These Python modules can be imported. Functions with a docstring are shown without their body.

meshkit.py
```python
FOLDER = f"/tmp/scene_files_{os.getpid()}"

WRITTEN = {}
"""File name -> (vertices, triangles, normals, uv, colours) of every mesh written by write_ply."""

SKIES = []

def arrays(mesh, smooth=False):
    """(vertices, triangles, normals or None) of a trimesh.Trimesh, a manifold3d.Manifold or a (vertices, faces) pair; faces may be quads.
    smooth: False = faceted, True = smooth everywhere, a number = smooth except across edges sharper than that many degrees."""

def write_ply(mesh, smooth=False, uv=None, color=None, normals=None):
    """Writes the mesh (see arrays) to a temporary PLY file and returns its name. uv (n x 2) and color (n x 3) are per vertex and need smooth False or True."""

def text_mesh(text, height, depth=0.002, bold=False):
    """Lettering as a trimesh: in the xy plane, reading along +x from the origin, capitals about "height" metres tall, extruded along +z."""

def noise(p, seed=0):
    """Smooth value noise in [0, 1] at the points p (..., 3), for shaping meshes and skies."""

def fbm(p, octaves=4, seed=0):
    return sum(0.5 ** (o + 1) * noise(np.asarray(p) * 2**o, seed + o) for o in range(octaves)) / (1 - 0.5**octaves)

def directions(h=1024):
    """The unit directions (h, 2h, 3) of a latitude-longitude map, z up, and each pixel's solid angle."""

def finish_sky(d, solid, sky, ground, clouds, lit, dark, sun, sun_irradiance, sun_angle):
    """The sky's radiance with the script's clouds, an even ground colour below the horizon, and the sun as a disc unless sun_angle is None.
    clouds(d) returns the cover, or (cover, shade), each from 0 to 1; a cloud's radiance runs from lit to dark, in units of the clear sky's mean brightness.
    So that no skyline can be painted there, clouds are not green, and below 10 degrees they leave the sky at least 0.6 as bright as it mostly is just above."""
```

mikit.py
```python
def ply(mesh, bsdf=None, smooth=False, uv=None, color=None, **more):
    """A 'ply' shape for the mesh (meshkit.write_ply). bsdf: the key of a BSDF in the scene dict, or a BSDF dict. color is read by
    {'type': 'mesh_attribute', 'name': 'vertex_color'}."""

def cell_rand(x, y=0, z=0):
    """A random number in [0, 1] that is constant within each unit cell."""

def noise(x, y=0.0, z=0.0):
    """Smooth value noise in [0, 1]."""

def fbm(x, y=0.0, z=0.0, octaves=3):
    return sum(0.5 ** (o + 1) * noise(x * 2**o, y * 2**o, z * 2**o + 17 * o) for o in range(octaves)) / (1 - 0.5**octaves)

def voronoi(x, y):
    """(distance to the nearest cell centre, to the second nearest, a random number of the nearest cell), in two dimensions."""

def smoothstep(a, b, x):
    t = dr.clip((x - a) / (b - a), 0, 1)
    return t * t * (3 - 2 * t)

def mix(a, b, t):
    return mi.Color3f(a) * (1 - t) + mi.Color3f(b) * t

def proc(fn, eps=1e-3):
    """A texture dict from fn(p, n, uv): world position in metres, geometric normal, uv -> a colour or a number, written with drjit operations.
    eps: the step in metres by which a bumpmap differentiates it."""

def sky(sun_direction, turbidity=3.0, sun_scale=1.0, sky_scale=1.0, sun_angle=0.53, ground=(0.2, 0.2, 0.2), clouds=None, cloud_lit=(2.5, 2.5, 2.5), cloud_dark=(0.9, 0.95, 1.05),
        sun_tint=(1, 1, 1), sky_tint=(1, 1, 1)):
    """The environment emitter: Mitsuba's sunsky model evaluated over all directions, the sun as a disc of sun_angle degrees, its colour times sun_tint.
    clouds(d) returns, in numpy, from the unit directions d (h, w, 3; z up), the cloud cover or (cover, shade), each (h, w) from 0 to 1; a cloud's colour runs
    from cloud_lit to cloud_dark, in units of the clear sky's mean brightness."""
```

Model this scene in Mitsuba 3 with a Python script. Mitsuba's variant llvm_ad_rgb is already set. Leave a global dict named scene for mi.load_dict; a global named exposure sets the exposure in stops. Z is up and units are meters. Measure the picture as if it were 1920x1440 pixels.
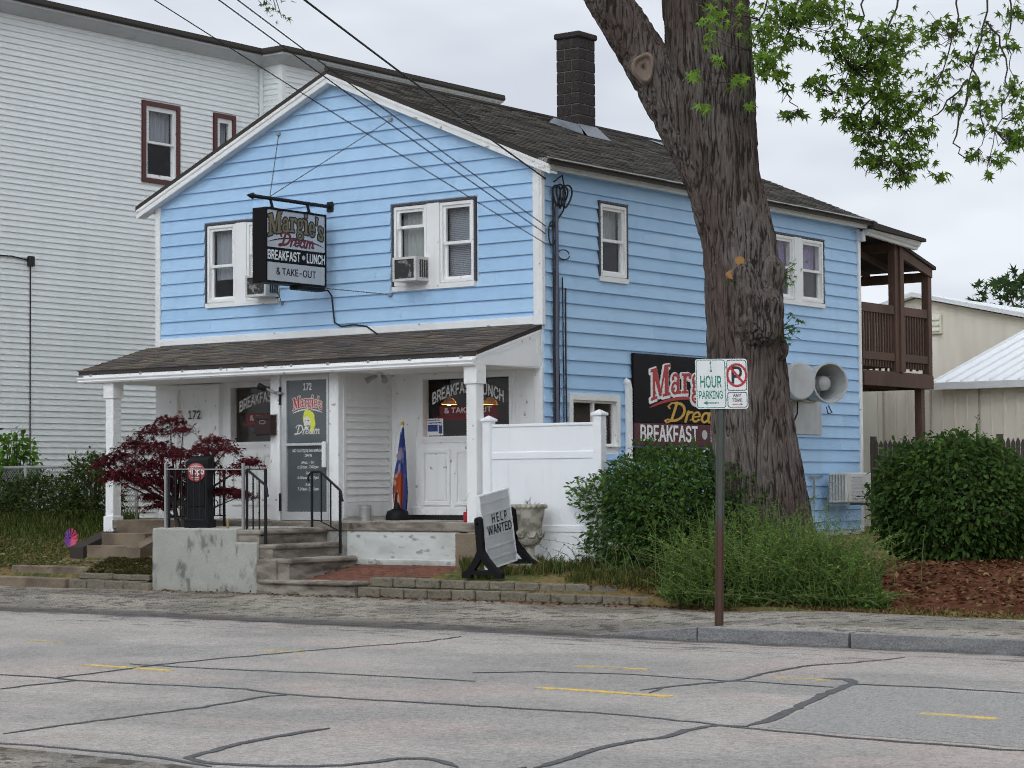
import math, random
import numpy as np, trimesh, manifold3d as m3
import mitsuba as mi, drjit as dr
import mikit, meshkit
from mikit import proc, noise, fbm, voronoi, smoothstep, mix
from shapely.geometry import Polygon, LineString, Point, MultiPolygon, box as sbox
from shapely.ops import unary_union
from shapely import affinity

scene, labels, used = {}, {}, set()
RNG = np.random.default_rng(7)
T4 = mi.ScalarTransform4f

# ------------------------------------------------------------------ camera, sky, exposure
# x runs along the house front (corner of front and side wall = 0), y goes back from the street, z is up; the road lies at z = 0
EYE = np.array([18.04, -24.836, 1.6])
YAW, PITCH, ROLL = -0.6420, 0.0447, -0.0067
fw = np.array([math.sin(YAW) * math.cos(PITCH), math.cos(YAW) * math.cos(PITCH), math.sin(PITCH)])
rt = np.cross(fw, [0, 0, 1]); rt /= np.linalg.norm(rt); up = np.cross(rt, fw)
up = -rt * math.sin(ROLL) + up * math.cos(ROLL)
scene['camera'] = {'type': 'perspective', 'fov': 2 * math.degrees(math.atan(960 / 4112.0)), 'fov_axis': 'x', 'near_clip': 0.1, 'far_clip': 3000.0,
                   'to_world': T4().look_at(origin=EYE.tolist(), target=(EYE + fw * 10).tolist(), up=up.tolist())}

def clouds(d):
    p = d * np.array([1.0, 1.0, 2.4])
    a = meshkit.fbm(p * 6.0 + 52.5, 5, seed=3)
    b = meshkit.fbm(p * 15.0 + 1.0, 4, seed=9)
    return np.ones(d.shape[:2]), np.clip((a - 0.5) * 3.6 + (b - 0.5) * 1.1 + 0.40, 0, 1)

scene['sky'] = mikit.sky((0.20, -0.82, 0.57), turbidity=3, sun_scale=0.30, sun_angle=46.0, clouds=clouds,
                         cloud_lit=(2.80, 2.95, 3.15), cloud_dark=(2.12, 2.27, 2.54), sun_tint=(0.66, 0.88, 1.30))
exposure = 1.88

# ------------------------------------------------------------------ helpers
def uniq(key):
    if key not in used:
        used.add(key); return key
    n = 1
    while f'{key}_{n:03d}' in used:
        n += 1
    key = f'{key}_{n:03d}'; used.add(key); return key

def tag(key, label=None, cat=None, group=None, kind=None):
    d = labels.setdefault(key, {})
    for a, b in (('label', label), ('category', cat), ('group', group), ('kind', kind)):
        if b: d[a] = b
    return key

def thing(name, label, cat, group=None):
    return tag(uniq(name), label, cat, group)

def add(key, mesh, bsdf, smooth=False, parent=None, label=None, cat=None, group=None, kind=None, **kw):
    if isinstance(mesh, MB): mesh = mesh.mesh()
    key = uniq((parent + '__' if parent else '') + key)
    scene[key] = mikit.ply(mesh, bsdf, smooth=smooth, **kw)
    if label or cat or group or kind: tag(key, label, cat, group, kind)
    return key

def share(key, ply, parent=None, **move):
    key = uniq((parent + '__' if parent else '') + key)
    scene[key] = {**ply, **move}
    return key

class MB:
    """collects faces into one mesh; colours are optional, per vertex"""
    def __init__(s): s.v, s.f, s.c, s.n = [], [], [], 0
    def put(s, v, f, c=None):
        v = np.asarray(v, float); f = np.asarray(f, int)
        if f.ndim == 2 and f.shape[1] == 4: f = np.vstack([f[:, [0, 1, 2]], f[:, [0, 2, 3]]])
        s.v.append(v); s.f.append(f + s.n); s.n += len(v)
        if c is not None: s.c.append(np.broadcast_to(np.asarray(c, float), (len(v), 3)))
        return s
    def add(s, m, c=None):
        if isinstance(m, MB): m = m.mesh()
        return s.put(m.vertices, m.faces, c)
    def box(s, x0, x1, y0, y1, z0, z1, c=None, top=None):
        x0, x1, y0, y1, z0, z1 = min(x0, x1), max(x0, x1), min(y0, y1), max(y0, y1), min(z0, z1), max(z0, z1)
        v = np.array([[x, y, z] for x in (x0, x1) for y in (y0, y1) for z in (z0, z1)], float)
        f = [[0, 1, 3, 2], [4, 6, 7, 5], [0, 4, 5, 1], [2, 3, 7, 6], [0, 2, 6, 4], [1, 5, 7, 3]]
        return s.put(v, f, c)
    def rbox(s, x0, x1, y0, y1, z0, z1, r=0.01, c=None, jit=0.0, rng=None):
        x0, x1, y0, y1, z0, z1 = min(x0, x1), max(x0, x1), min(y0, y1), max(y0, y1), min(z0, z1), max(z0, z1)
        r = min(r, (x1 - x0) * .49, (y1 - y0) * .49, (z1 - z0) * .49)
        P = []
        for sx in (0, 1):
            for sy in (0, 1):
                for sz in (0, 1):
                    c0 = np.array([x1 if sx else x0, y1 if sy else y0, z1 if sz else z0], float)
                    i = np.array([-1 if sx else 1, -1 if sy else 1, -1 if sz else 1]) * r
                    j = (rng.uniform(-jit, jit, 3) if jit else 0)
                    P += [c0 + j + i * [0, 1, 1], c0 + j + i * [1, 0, 1], c0 + j + i * [1, 1, 0]]
        h = trimesh.convex.convex_hull(np.array(P))
        return s.put(h.vertices, h.faces, c)
    def bar(s, p, q, w, h=None, upv=(0, 0, 1), c=None):
        """a straight bar with a rectangular section from p to q"""
        p, q = np.asarray(p, float), np.asarray(q, float); h = h or w
        d = (q - p) / np.linalg.norm(q - p); u = np.asarray(upv, float)
        if abs(d @ u) > .95: u = np.array([0, 1.0, 0])
        a = np.cross(d, u); a /= np.linalg.norm(a); b = np.cross(a, d)
        o = [a * sx * w / 2 + b * sy * h / 2 for sx, sy in ((-1, -1), (1, -1), (1, 1), (-1, 1))]
        v = [p + k for k in o] + [q + k for k in o]
        return s.put(v, [[0, 3, 2, 1], [4, 5, 6, 7], [0, 1, 5, 4], [1, 2, 6, 5], [2, 3, 7, 6], [3, 0, 4, 7]], c)
    def tube(s, pts, r, n=8, c=None, caps=True):
        pts = np.asarray(pts, float); r = np.broadcast_to(np.asarray(r, float), len(pts))
        t = np.gradient(pts, axis=0); t /= np.linalg.norm(t, axis=1, keepdims=True) + 1e-12
        u = np.cross(t[0], [0, 0, 1] if abs(t[0][2]) < .9 else [1, 0, 0]); V = []
        for k in range(len(pts)):
            u = u - t[k] * (u @ t[k]); u /= np.linalg.norm(u); w = np.cross(t[k], u)
            a = np.arange(n) * 2 * np.pi / n
            V.append(pts[k] + r[k] * (np.cos(a)[:, None] * u + np.sin(a)[:, None] * w))
        V = np.vstack(V); i = np.arange(n); F = []
        for k in range(len(pts) - 1):
            F.append(np.stack([k * n + i, k * n + (i + 1) % n, (k + 1) * n + (i + 1) % n, (k + 1) * n + i], 1))
        F = np.vstack(F); F = np.vstack([F[:, [0, 1, 2]], F[:, [0, 2, 3]]])
        if caps:
            m = len(V); V = np.vstack([V, pts[:1], pts[-1:]])
            F = np.vstack([F, np.stack([i * 0 + m, (i + 1) % n, i], 1), np.stack([i * 0 + m + 1, (len(pts) - 1) * n + i, (len(pts) - 1) * n + (i + 1) % n], 1)])
        return s.put(V, F, c)
    def lathe(s, prof, o, n=24, c=None):
        """revolve (radius, z) about the vertical through o"""
        prof = np.asarray(prof, float); a = np.arange(n) * 2 * np.pi / n; i = np.arange(n)
        V = np.vstack([np.stack([r * np.cos(a) + o[0], r * np.sin(a) + o[1], a * 0 + z + o[2]], 1) for r, z in prof])
        F = np.vstack([np.stack([k * n + i, k * n + (i + 1) % n, (k + 1) * n + (i + 1) % n, (k + 1) * n + i], 1) for k in range(len(prof) - 1)])
        return s.put(V, F, c)
    def prism(s, poly, t0, t1, to, c=None):
        """a shapely polygon in (a, b), from depth t0 to t1; to(a, b, t) -> world"""
        for g in (poly.geoms if hasattr(poly, 'geoms') else [poly]):
            if g.is_empty or g.geom_type != 'Polygon' or g.area < 1e-7: continue
            m = trimesh.creation.extrude_polygon(g, 1.0, engine='earcut')
            a, b, t = m.vertices.T
            s.put(np.stack(to(a, b, t0 + (t1 - t0) * t), 1), m.faces, c)
        return s
    def xf(s, R, o=(0, 0, 0)):
        s.v = [v @ np.asarray(R, float).T + np.asarray(o, float) for v in s.v]; return s
    def mesh(s): return trimesh.Trimesh(np.vstack(s.v), np.vstack(s.f), process=False)
    def cols(s): return np.vstack(s.c)

def rotz(a): c, s_ = math.cos(a), math.sin(a); return np.array([[c, -s_, 0], [s_, c, 0], [0, 0, 1]])
FRONT = lambda y: (lambda a, b, t: (a, y - t, b))          # plane facing the street: a = x, b = z, t towards the street
SIDE = lambda x: (lambda a, b, t: (x + t, a, b))           # plane facing +x: a = y, b = z
def flat(z): return lambda a, b, t: (a, b, z + t)
def smoothf(a, b, x):
    t = np.clip((np.asarray(x, float) - a) / (b - a), 0, 1); return t * t * (3 - 2 * t)

# ------------------------------------------------------------------ materials
def two(d): return {'type': 'twosided', 'bsdf': d}
def rgb(*c): return {'type': 'rgb', 'value': list(c)}
def pr(c, rough=.6, spec=.5, metal=0.0): return two({'type': 'principled', 'base_color': c if isinstance(c, dict) else rgb(*c), 'roughness': rough, 'specular': spec, 'metallic': metal})
def bumped(b, fn, scale=1.0, eps=2e-3): return two({'type': 'bumpmap', 'bump': proc(fn, eps), 'scale': scale, 'b': b['bsdf'] if b['type'] == 'twosided' else b})
S = scene
def painted(base, dirt, amt, k=1.0, chips=0.0):
    def fn(p, n, uv):
        s_ = fbm(p.x * 1.3 * k, p.y * 1.3 * k, p.z * .8 * k, 3)
        st = fbm(p.x * 9, p.y * 9, p.z * .7, 2)
        c = mix(base, dirt, dr.clip(smoothstep(.42, .8, s_) * .6 + smoothstep(.5, .85, st) * .5, 0, 1) * amt)
        return mix(c, (.30, .28, .25), smoothstep(.755, .80, fbm(p.x * 11, p.y * 11, p.z * 11, 3)) * chips) if chips else c
    return proc(fn)
S['m_blue'] = pr(painted((.405, .605, .84), (.335, .50, .70), .55), .55, .35)
S['m_blue_a'] = pr(painted((.375, .575, .81), (.31, .48, .69), .5, 1.4), .55, .35)
S['m_blue_b'] = pr(painted((.42, .62, .85), (.35, .52, .71), .5, .8), .55, .35)
S['m_white'] = pr(painted((.83, .83, .825), (.60, .59, .56), .45, 1.0, .8), .5, .4)
S['m_white_dull'] = pr(painted((.74, .74, .73), (.56, .55, .52), .45), .6, .3)
S['m_neighbour'] = pr(painted((.81, .83, .83), (.63, .66, .64), .45, .35), .5, .35)
S['m_vinyl'] = pr(painted((.82, .83, .85), (.66, .67, .68), .35), .35, .5)
S['m_greycap'] = pr(painted((.52, .53, .54), (.40, .40, .40), .6), .5, .4)
S['m_shadowgap'] = pr((.055, .055, .07), .6)
S['m_redtrim'] = pr((.085, .020, .017), .5)
S['m_black'] = pr((.012, .012, .014), .35)
S['m_blackplastic'] = pr((.009, .009, .011), .6, .2)
S['m_iron'] = pr((.011, .011, .013), .55, .3)
S['m_galv'] = pr(painted((.34, .34, .34), (.22, .21, .19), .7, 6), .5, .5, .3)
S['m_steel'] = pr((.55, .55, .54), .3, .5, .8)
S['m_alu'] = pr((.62, .63, .63), .4, .5, .4)
S['m_glass'] = {'type': 'thindielectric', 'int_ior': 1.24}
S['m_doorfilm'] = pr((.085, .098, .105), .18, .5)
S['m_textwhite'] = pr((.82, .82, .81), .6)
S['m_textcream'] = pr((.60, .57, .52), .6)
S['m_textblack'] = pr((.012, .014, .024), .5)
S['m_textred'] = pr((.42, .030, .035), .5)
S['m_textdarkred'] = pr((.16, .014, .018), .5)
S['m_gold'] = pr((.62, .36, .055), .5)
S['m_bronze'] = pr((.20, .15, .065), .5)
S['m_maroon'] = pr((.085, .014, .022), .5)
S['m_signgrey'] = pr(painted((.52, .53, .55), (.42, .43, .45), .5, 2), .45)
S['m_signblack'] = pr((.008, .007, .008), .5, .12)
S['m_green'] = pr((.012, .20, .15), .5)
S['m_signwhite'] = pr(painted((.76, .77, .77), (.62, .62, .60), .4, 3), .35)
S['m_hair'] = pr((.62, .66, .06), .5)
S['m_skin'] = pr((.68, .66, .60), .5)
S['m_blind_or_sky'] = pr((.25, .27, .30), .6)
S['m_curtain_or_sky'] = pr((.30, .32, .31), .8)
S['m_purplecurtain'] = pr((.22, .16, .34), .8)
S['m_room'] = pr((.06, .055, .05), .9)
S['m_mailbox'] = pr((.035, .019, .017), .5, .3)
S['m_fan'] = pr(painted((.50, .51, .51), (.33, .33, .32), .7, 3), .55)
S['m_acwhite'] = pr(painted((.62, .61, .58), (.42, .40, .37), .7, 5), .5)
def fn_fin(p, n, uv):
    s_ = .5 + .5 * dr.sin(p.z * 420); d = fbm(p.x * 16, p.y * 16, p.z * 16, 3)
    return mix((.025, .024, .024), (.30, .29, .28), dr.clip(smoothstep(.56, .70, d), 0, 1) * (.4 + .6 * s_))
S['m_coil'] = pr(proc(fn_fin), .5)
S['m_wire'] = pr((.012, .012, .014), .6)
S['m_conduit'] = pr((.09, .10, .16), .5)
def fn_wood(p, n, uv):
    g = fbm(p.x * 40, p.y * 40, p.z * 3, 3); b = fbm(p.x * 2, p.y * 2, p.z * 1.5, 2)
    return mix((.135, .076, .054), (.082, .050, .039), g) * (.75 + .5 * b)
S['m_deck'] = pr(proc(fn_wood), .7, .3)
S['m_deckraw'] = pr((.30, .21, .10), .8)
def fn_pick(p, n, uv):
    g = fbm(p.x * 60, p.y * 60, p.z * 3, 3)
    return mix((.045, .035, .030), (.10, .082, .07), g)
S['m_picket'] = pr(proc(fn_pick), .85)
def fn_conc(p, n, uv):
    a = fbm(p.x * 2.2, p.y * 2.2, p.z * 2.2, 4); b = fbm(p.x * 9, p.y * 9, p.z * 6, 4); g = noise(p.x * 90, p.y * 90, p.z * 90)
    streak = smoothstep(.50, .68, fbm(p.x * 7 + 3, p.y * 7, p.z * 2.6, 4))
    c = mix((.43, .425, .385), (.31, .305, .275), a) * (.86 + .28 * g)
    c = c * (1 - .52 * streak * smoothstep(.38, .62, b))
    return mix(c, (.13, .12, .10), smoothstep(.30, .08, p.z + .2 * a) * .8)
S['m_conc'] = bumped(pr(proc(fn_conc), .9, .2), lambda p, n, uv: fbm(p.x * 30, p.y * 30, p.z * 30, 4) + fbm(p.x * 5, p.y * 5, p.z * 5, 2), .008)
def fn_step(p, n, uv):
    a = fbm(p.x * 3, p.y * 3, p.z * 9, 4); b = fbm(p.x * 12, p.y * 12, p.z * 12, 3); g = noise(p.x * 110, p.y * 110, p.z * 110)
    lit = mix((.165, .140, .115), (.31, .275, .235), smoothstep(.35, .7, a)) * (.8 + .4 * g)
    return mix(lit, (.065, .056, .05), smoothstep(.50, .74, b) * smoothstep(.2, -.2, n.z * 0 + a - .45) * .9)
S['m_step'] = bumped(pr(proc(fn_step), .9, .2), lambda p, n, uv: fbm(p.x * 26, p.y * 26, p.z * 26, 4), .010)
def fn_brown(p, n, uv):
    a = fbm(p.x * 2.5, p.y * 2.5, p.z * 2.5, 4); g = noise(p.x * 120, p.y * 120, p.z * 120)
    return mix((.235, .185, .135), (.13, .098, .074), smoothstep(.35, .75, a)) * (.75 + .5 * g)
S['m_brown'] = bumped(pr(proc(fn_brown), .9, .2), lambda p, n, uv: fbm(p.x * 40, p.y * 40, p.z * 40, 3), .006)
S['m_browndark'] = pr((.052, .042, .036), .9, .2)
def fn_block(p, n, uv):
    a = fbm(p.x * 2.6, p.y * 2.6, p.z * 3, 2); b = fbm(p.x * 22, p.y * 22, p.z * 22, 4); g = noise(p.x * 75, p.y * 75, p.z * 75)
    c = mix((.235, .208, .160), (.150, .130, .10), a) * (.50 + .55 * g + .4 * b)
    return mix(c, (.075, .07, .055), smoothstep(.52, .75, b) * .7)
S['m_block'] = bumped(pr(proc(fn_block), .95, .15), lambda p, n, uv: fbm(p.x * 38, p.y * 38, p.z * 38, 4), .022)
def fn_found(p, n, uv):
    a = fbm(p.x * 1.8, p.y * 1.8, p.z * 3, 4); b = fbm(p.x * 8, p.y * 8, p.z * 14, 3)
    c = mix((.62, .635, .61), (.46, .47, .44), smoothstep(.4, .75, a))
    c = mix(c, (.20, .19, .16), smoothstep(.60, .75, b) * .7)
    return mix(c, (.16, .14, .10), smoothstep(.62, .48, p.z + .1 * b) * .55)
S['m_found'] = bumped(pr(proc(fn_found), .85, .2), lambda p, n, uv: fbm(p.x * 9, p.y * 9, p.z * 20, 4), .015)
def fn_chim(p, n, uv):
    g = fbm(p.x * 26, p.y * 26, p.z * 26, 4)
    return mix((.030, .025, .024), (.070, .060, .057), g)
S['m_chimney'] = bumped(pr(proc(fn_chim), .95, .15), lambda p, n, uv: fbm(p.x * 40, p.y * 40, p.z * 40, 3), .01)
S['m_mortar'] = pr((.15, .135, .125), .95)
S['m_flash'] = pr(painted((.20, .22, .25), (.20, .20, .21), .8, 5), .45, .5, .3)
S['m_vc'] = pr({'type': 'mesh_attribute', 'name': 'vertex_color'}, .85, .2)
S['m_leaf'] = {'type': 'principledthin', 'base_color': {'type': 'mesh_attribute', 'name': 'vertex_color'}, 'roughness': .55, 'diff_trans': .7, 'spec_trans': 0.0}
def bark_h(p):
    w = fbm(p.x * 4, p.y * 4, p.z * 1.6, 2); w2 = fbm(p.x * 4 + 9, p.y * 4 + 4, p.z * 1.8, 2)
    a = dr.abs(noise(p.x * 21 + 3 * w, p.y * 21 + 3 * w2, p.z * 1.0 + 2 * w) - .5) * 2
    b = dr.abs(noise(p.x * 46 + 4 * w2, p.y * 46 + 4 * w, p.z * 2.0) - .5) * 2
    return .45 * smoothstep(.0, .45, a) + .55 * smoothstep(.0, .5, b)
def fn_bark(p, n, uv):
    q = fbm(p.x * 80, p.y * 80, p.z * 6, 3); m = fbm(p.x * 2.2, p.y * 2.2, p.z * .9, 3)
    c = mix((.150, .127, .116), (.108, .081, .071), smoothstep(.36, .64, m)) * (.40 + 1.2 * q)
    return mix((.030, .024, .021), c, smoothstep(.0, .72, bark_h(p)))
S['m_bark'] = bumped(pr(proc(fn_bark), .95, .15), lambda p, n, uv: bark_h(p) + .3 * noise(p.x * 80, p.y * 80, p.z * 12), .022, 3e-3)
S['m_twig'] = pr((.055, .045, .038), .9)
S['m_cutwood'] = pr((.32, .17, .06), .8)
S['m_scar'] = pr((.20, .15, .12), .9)
def fn_road(p, n, uv):
    a = fbm(p.x * .55, p.y * .8, 0, 4); b = fbm(p.x * 3.0, p.y * 3.0, 3, 3)
    g = noise(p.x * 62, p.y * 62, 1.0); g2 = noise(p.x * 130, p.y * 130, 5.0); gg = noise(p.x * 24, p.y * 24, 9.0)
    c = mix((.318, .290, .266), (.245, .230, .216), smoothstep(.36, .66, a))
    pink = smoothstep(.50, .72, fbm(p.x * .8 + 9, p.y * 1.1, 2, 3))
    c = mix(c, (.340, .280, .254), pink * .55)
    c = c * (.50 + .42 * g + .34 * g2 + .24 * gg) * (.92 + .16 * b)
    edge = smoothstep(-7.4, -6.3, p.y + .5 * (a - .5))
    c = mix(c, mi.Color3f(.275, .243, .22) * (.55 + .5 * g + .4 * g2), edge * .75)
    gut = smoothstep(-6.42, -6.12, p.y + .35 * (b - .5) + .3 * (a - .5))
    c = mix(c, (.055, .052, .050), gut * .85)
    worn = smoothstep(.60, .70, fbm(p.x * 2.2, p.y * 16, 7, 3)) * smoothstep(-7.9, -6.8, p.y) * .55
    return c * (1 - worn)
S['m_road'] = bumped(pr(proc(fn_road), .9, .25), lambda p, n, uv: noise(p.x * 62, p.y * 62, 1.0) + .6 * noise(p.x * 130, p.y * 130, 5.0), .004, 1.5e-3)
def fn_patch(p, n, uv):
    g = noise(p.x * 62, p.y * 62, 1.0); g2 = noise(p.x * 130, p.y * 130, 5.0)
    return mi.Color3f(.232, .220, .208) * (.45 + .55 * g + .55 * g2)
S['m_patch'] = pr(proc(fn_patch), .9, .25)
def fn_tar(p, n, uv):
    g = fbm(p.x * 30, p.y * 30, 1, 3)
    return mix((.052, .052, .054), (.115, .113, .112), g)
S['m_tar'] = pr(proc(fn_tar), .7, .3)
def fn_yellow(p, n, uv):
    g = fbm(p.x * 22, p.y * 40, 1, 4); k = noise(p.x * 90, p.y * 90, 2)
    return mix((.60, .39, .055), (.29, .26, .20), smoothstep(.46, .62, .7 * g + .3 * k))
S['m_yellow'] = pr(proc(fn_yellow), .8)
def fn_walk(p, n, uv):
    a = fbm(p.x * .9, p.y * 1.4, 0, 4); g = noise(p.x * 55, p.y * 55, 2.0); g2 = noise(p.x * 120, p.y * 120, 4.0); b = fbm(p.x * 7, p.y * 9, 1, 4)
    c = mix((.262, .236, .20), (.172, .156, .136), smoothstep(.35, .65, a)) * (.35 + .70 * g + .60 * g2)
    c = mix(c, (.035, .032, .030), smoothstep(.585, .66, b) * .65)
    litter = smoothstep(-3.35, -2.85, p.y + .5 * (a - .5)) * smoothstep(.40, .60, fbm(p.x * 12, p.y * 12, 2, 3))
    c = mix(c, (.16, .075, .04), litter * .75)
    moss = smoothstep(.60, .70, fbm(p.x * 1.7 + 4, p.y * 3, 6, 3))
    c = mix(c, (.12, .105, .055), moss * .3)
    edge = smoothstep(-5.35, -5.9, p.y + .6 * (a - .5)) * smoothstep(5.6, 4.6, p.x)
    return mix(c, (.060, .055, .058), edge * .75)
S['m_walk'] = bumped(pr(proc(fn_walk), .95, .2), lambda p, n, uv: noise(p.x * 55, p.y * 55, 2.0) + 2.5 * fbm(p.x * 5, p.y * 9, 1, 4), .010, 3e-3)
def fn_granite(p, n, uv):
    g = noise(p.x * 70, p.y * 70, p.z * 70); g2 = noise(p.x * 150, p.y * 150, p.z * 150); a = fbm(p.x * 3, p.y * 3, p.z * 8, 3)
    return mi.Color3f(.205, .20, .20) * (.35 + .6 * g + .6 * g2) * (.7 + .6 * a)
S['m_granite'] = bumped(pr(proc(fn_granite), .9, .2), lambda p, n, uv: fbm(p.x * 24, p.y * 24, p.z * 24, 3), .012)
def fn_lawn(p, n, uv):
    a = fbm(p.x * 1.1, p.y * 1.4, 0, 4); b = fbm(p.x * 14, p.y * 14, 2, 4)
    c = mix((.080, .095, .028), (.16, .115, .05), smoothstep(.40, .62, a))
    c = mix(c, (.20, .145, .07), smoothstep(.52, .70, b) * .8)
    return mix(c, (.04, .03, .02), smoothstep(.56, .70, fbm(p.x * 20 + 5, p.y * 20, 3, 3)) * .6)
S['m_lawn'] = bumped(pr(proc(fn_lawn), .95, .1), lambda p, n, uv: fbm(p.x * 20, p.y * 20, 0, 4), .03)
def fn_mulch(p, n, uv):
    b = fbm(p.x * 18, p.y * 18, 2, 4); a = fbm(p.x * 2, p.y * 2, 0, 2)
    return mix((.085, .030, .018), (.150, .066, .036), b) * (.6 + .7 * a)
S['m_mulch'] = bumped(pr(proc(fn_mulch), .95, .1), lambda p, n, uv: fbm(p.x * 30, p.y * 30, 0, 4), .03)
def fn_brick(p, n, uv):
    a = fbm(p.x * 3, p.y * 3, 0, 3); b = fbm(p.x * 30, p.y * 30, p.z * 30, 3)
    return mix((.185, .078, .052), (.105, .055, .042), a) * (.6 + .75 * b)
S['m_brick'] = pr(proc(fn_brick), .95, .15)
def fn_beige(p, n, uv):
    a = fbm(p.x * .6, p.y * .6, p.z * .35, 3); st = fbm(p.x * 7, p.y * 7, p.z * .5, 2)
    return mix((.74, .68, .59), (.62, .56, .48), smoothstep(.4, .75, .6 * a + .4 * st))
S['m_beige'] = pr(proc(fn_beige), .7, .3)
S['m_cream'] = pr(painted((.72, .70, .60), (.60, .58, .50), .5), .7, .3)
S['m_beigedark'] = pr((.42, .37, .31), .7)
S['m_metalroof'] = pr(painted((.70, .71, .72), (.55, .56, .58), .6, .6), .4, .5)
def fn_urn(p, n, uv):
    a = fbm(p.x * 9, p.y * 9, p.z * 9, 4)
    return mix((.44, .41, .345), (.20, .185, .15), smoothstep(.40, .70, a))
S['m_urn'] = bumped(pr(proc(fn_urn), .9, .2), lambda p, n, uv: fbm(p.x * 40, p.y * 40, p.z * 40, 3), .012)
def fn_flag(p, n, uv):
    u = fbm(p.x * 17 + 4, p.y * 17, p.z * 1.3, 2); v_ = fbm(p.x * 12, p.y * 12 + 7, p.z * 5, 3); h = p.z + .7 * (u - .5)
    c = mix((.30, .062, .028), (.040, .045, .13), smoothstep(.44, .56, u))
    c = mix(c, (.46, .25, .18), smoothstep(.56, .64, v_) * .9)
    top = mix((.038, .058, .19), (.30, .26, .34), smoothstep(.56, .66, v_) * smoothstep(2.2, 2.05, p.z) * .8)
    return mix(c, top, smoothstep(1.50, 1.72, h))
S['m_flag'] = two({'type': 'diffuse', 'reflectance': proc(fn_flag)})
S['m_purple'] = pr((.23, .075, .36), .5); S['m_pink'] = pr((.52, .05, .13), .5); S['m_orange'] = pr((.60, .24, .02), .5)
S['m_bluepl'] = pr((.03, .05, .20), .5); S['m_redpl'] = pr((.34, .012, .015), .3); S['m_hipred'] = pr((.40, .055, .06), .45)
S['m_bulb'] = pr((.9, .5, .12), .6)
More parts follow.
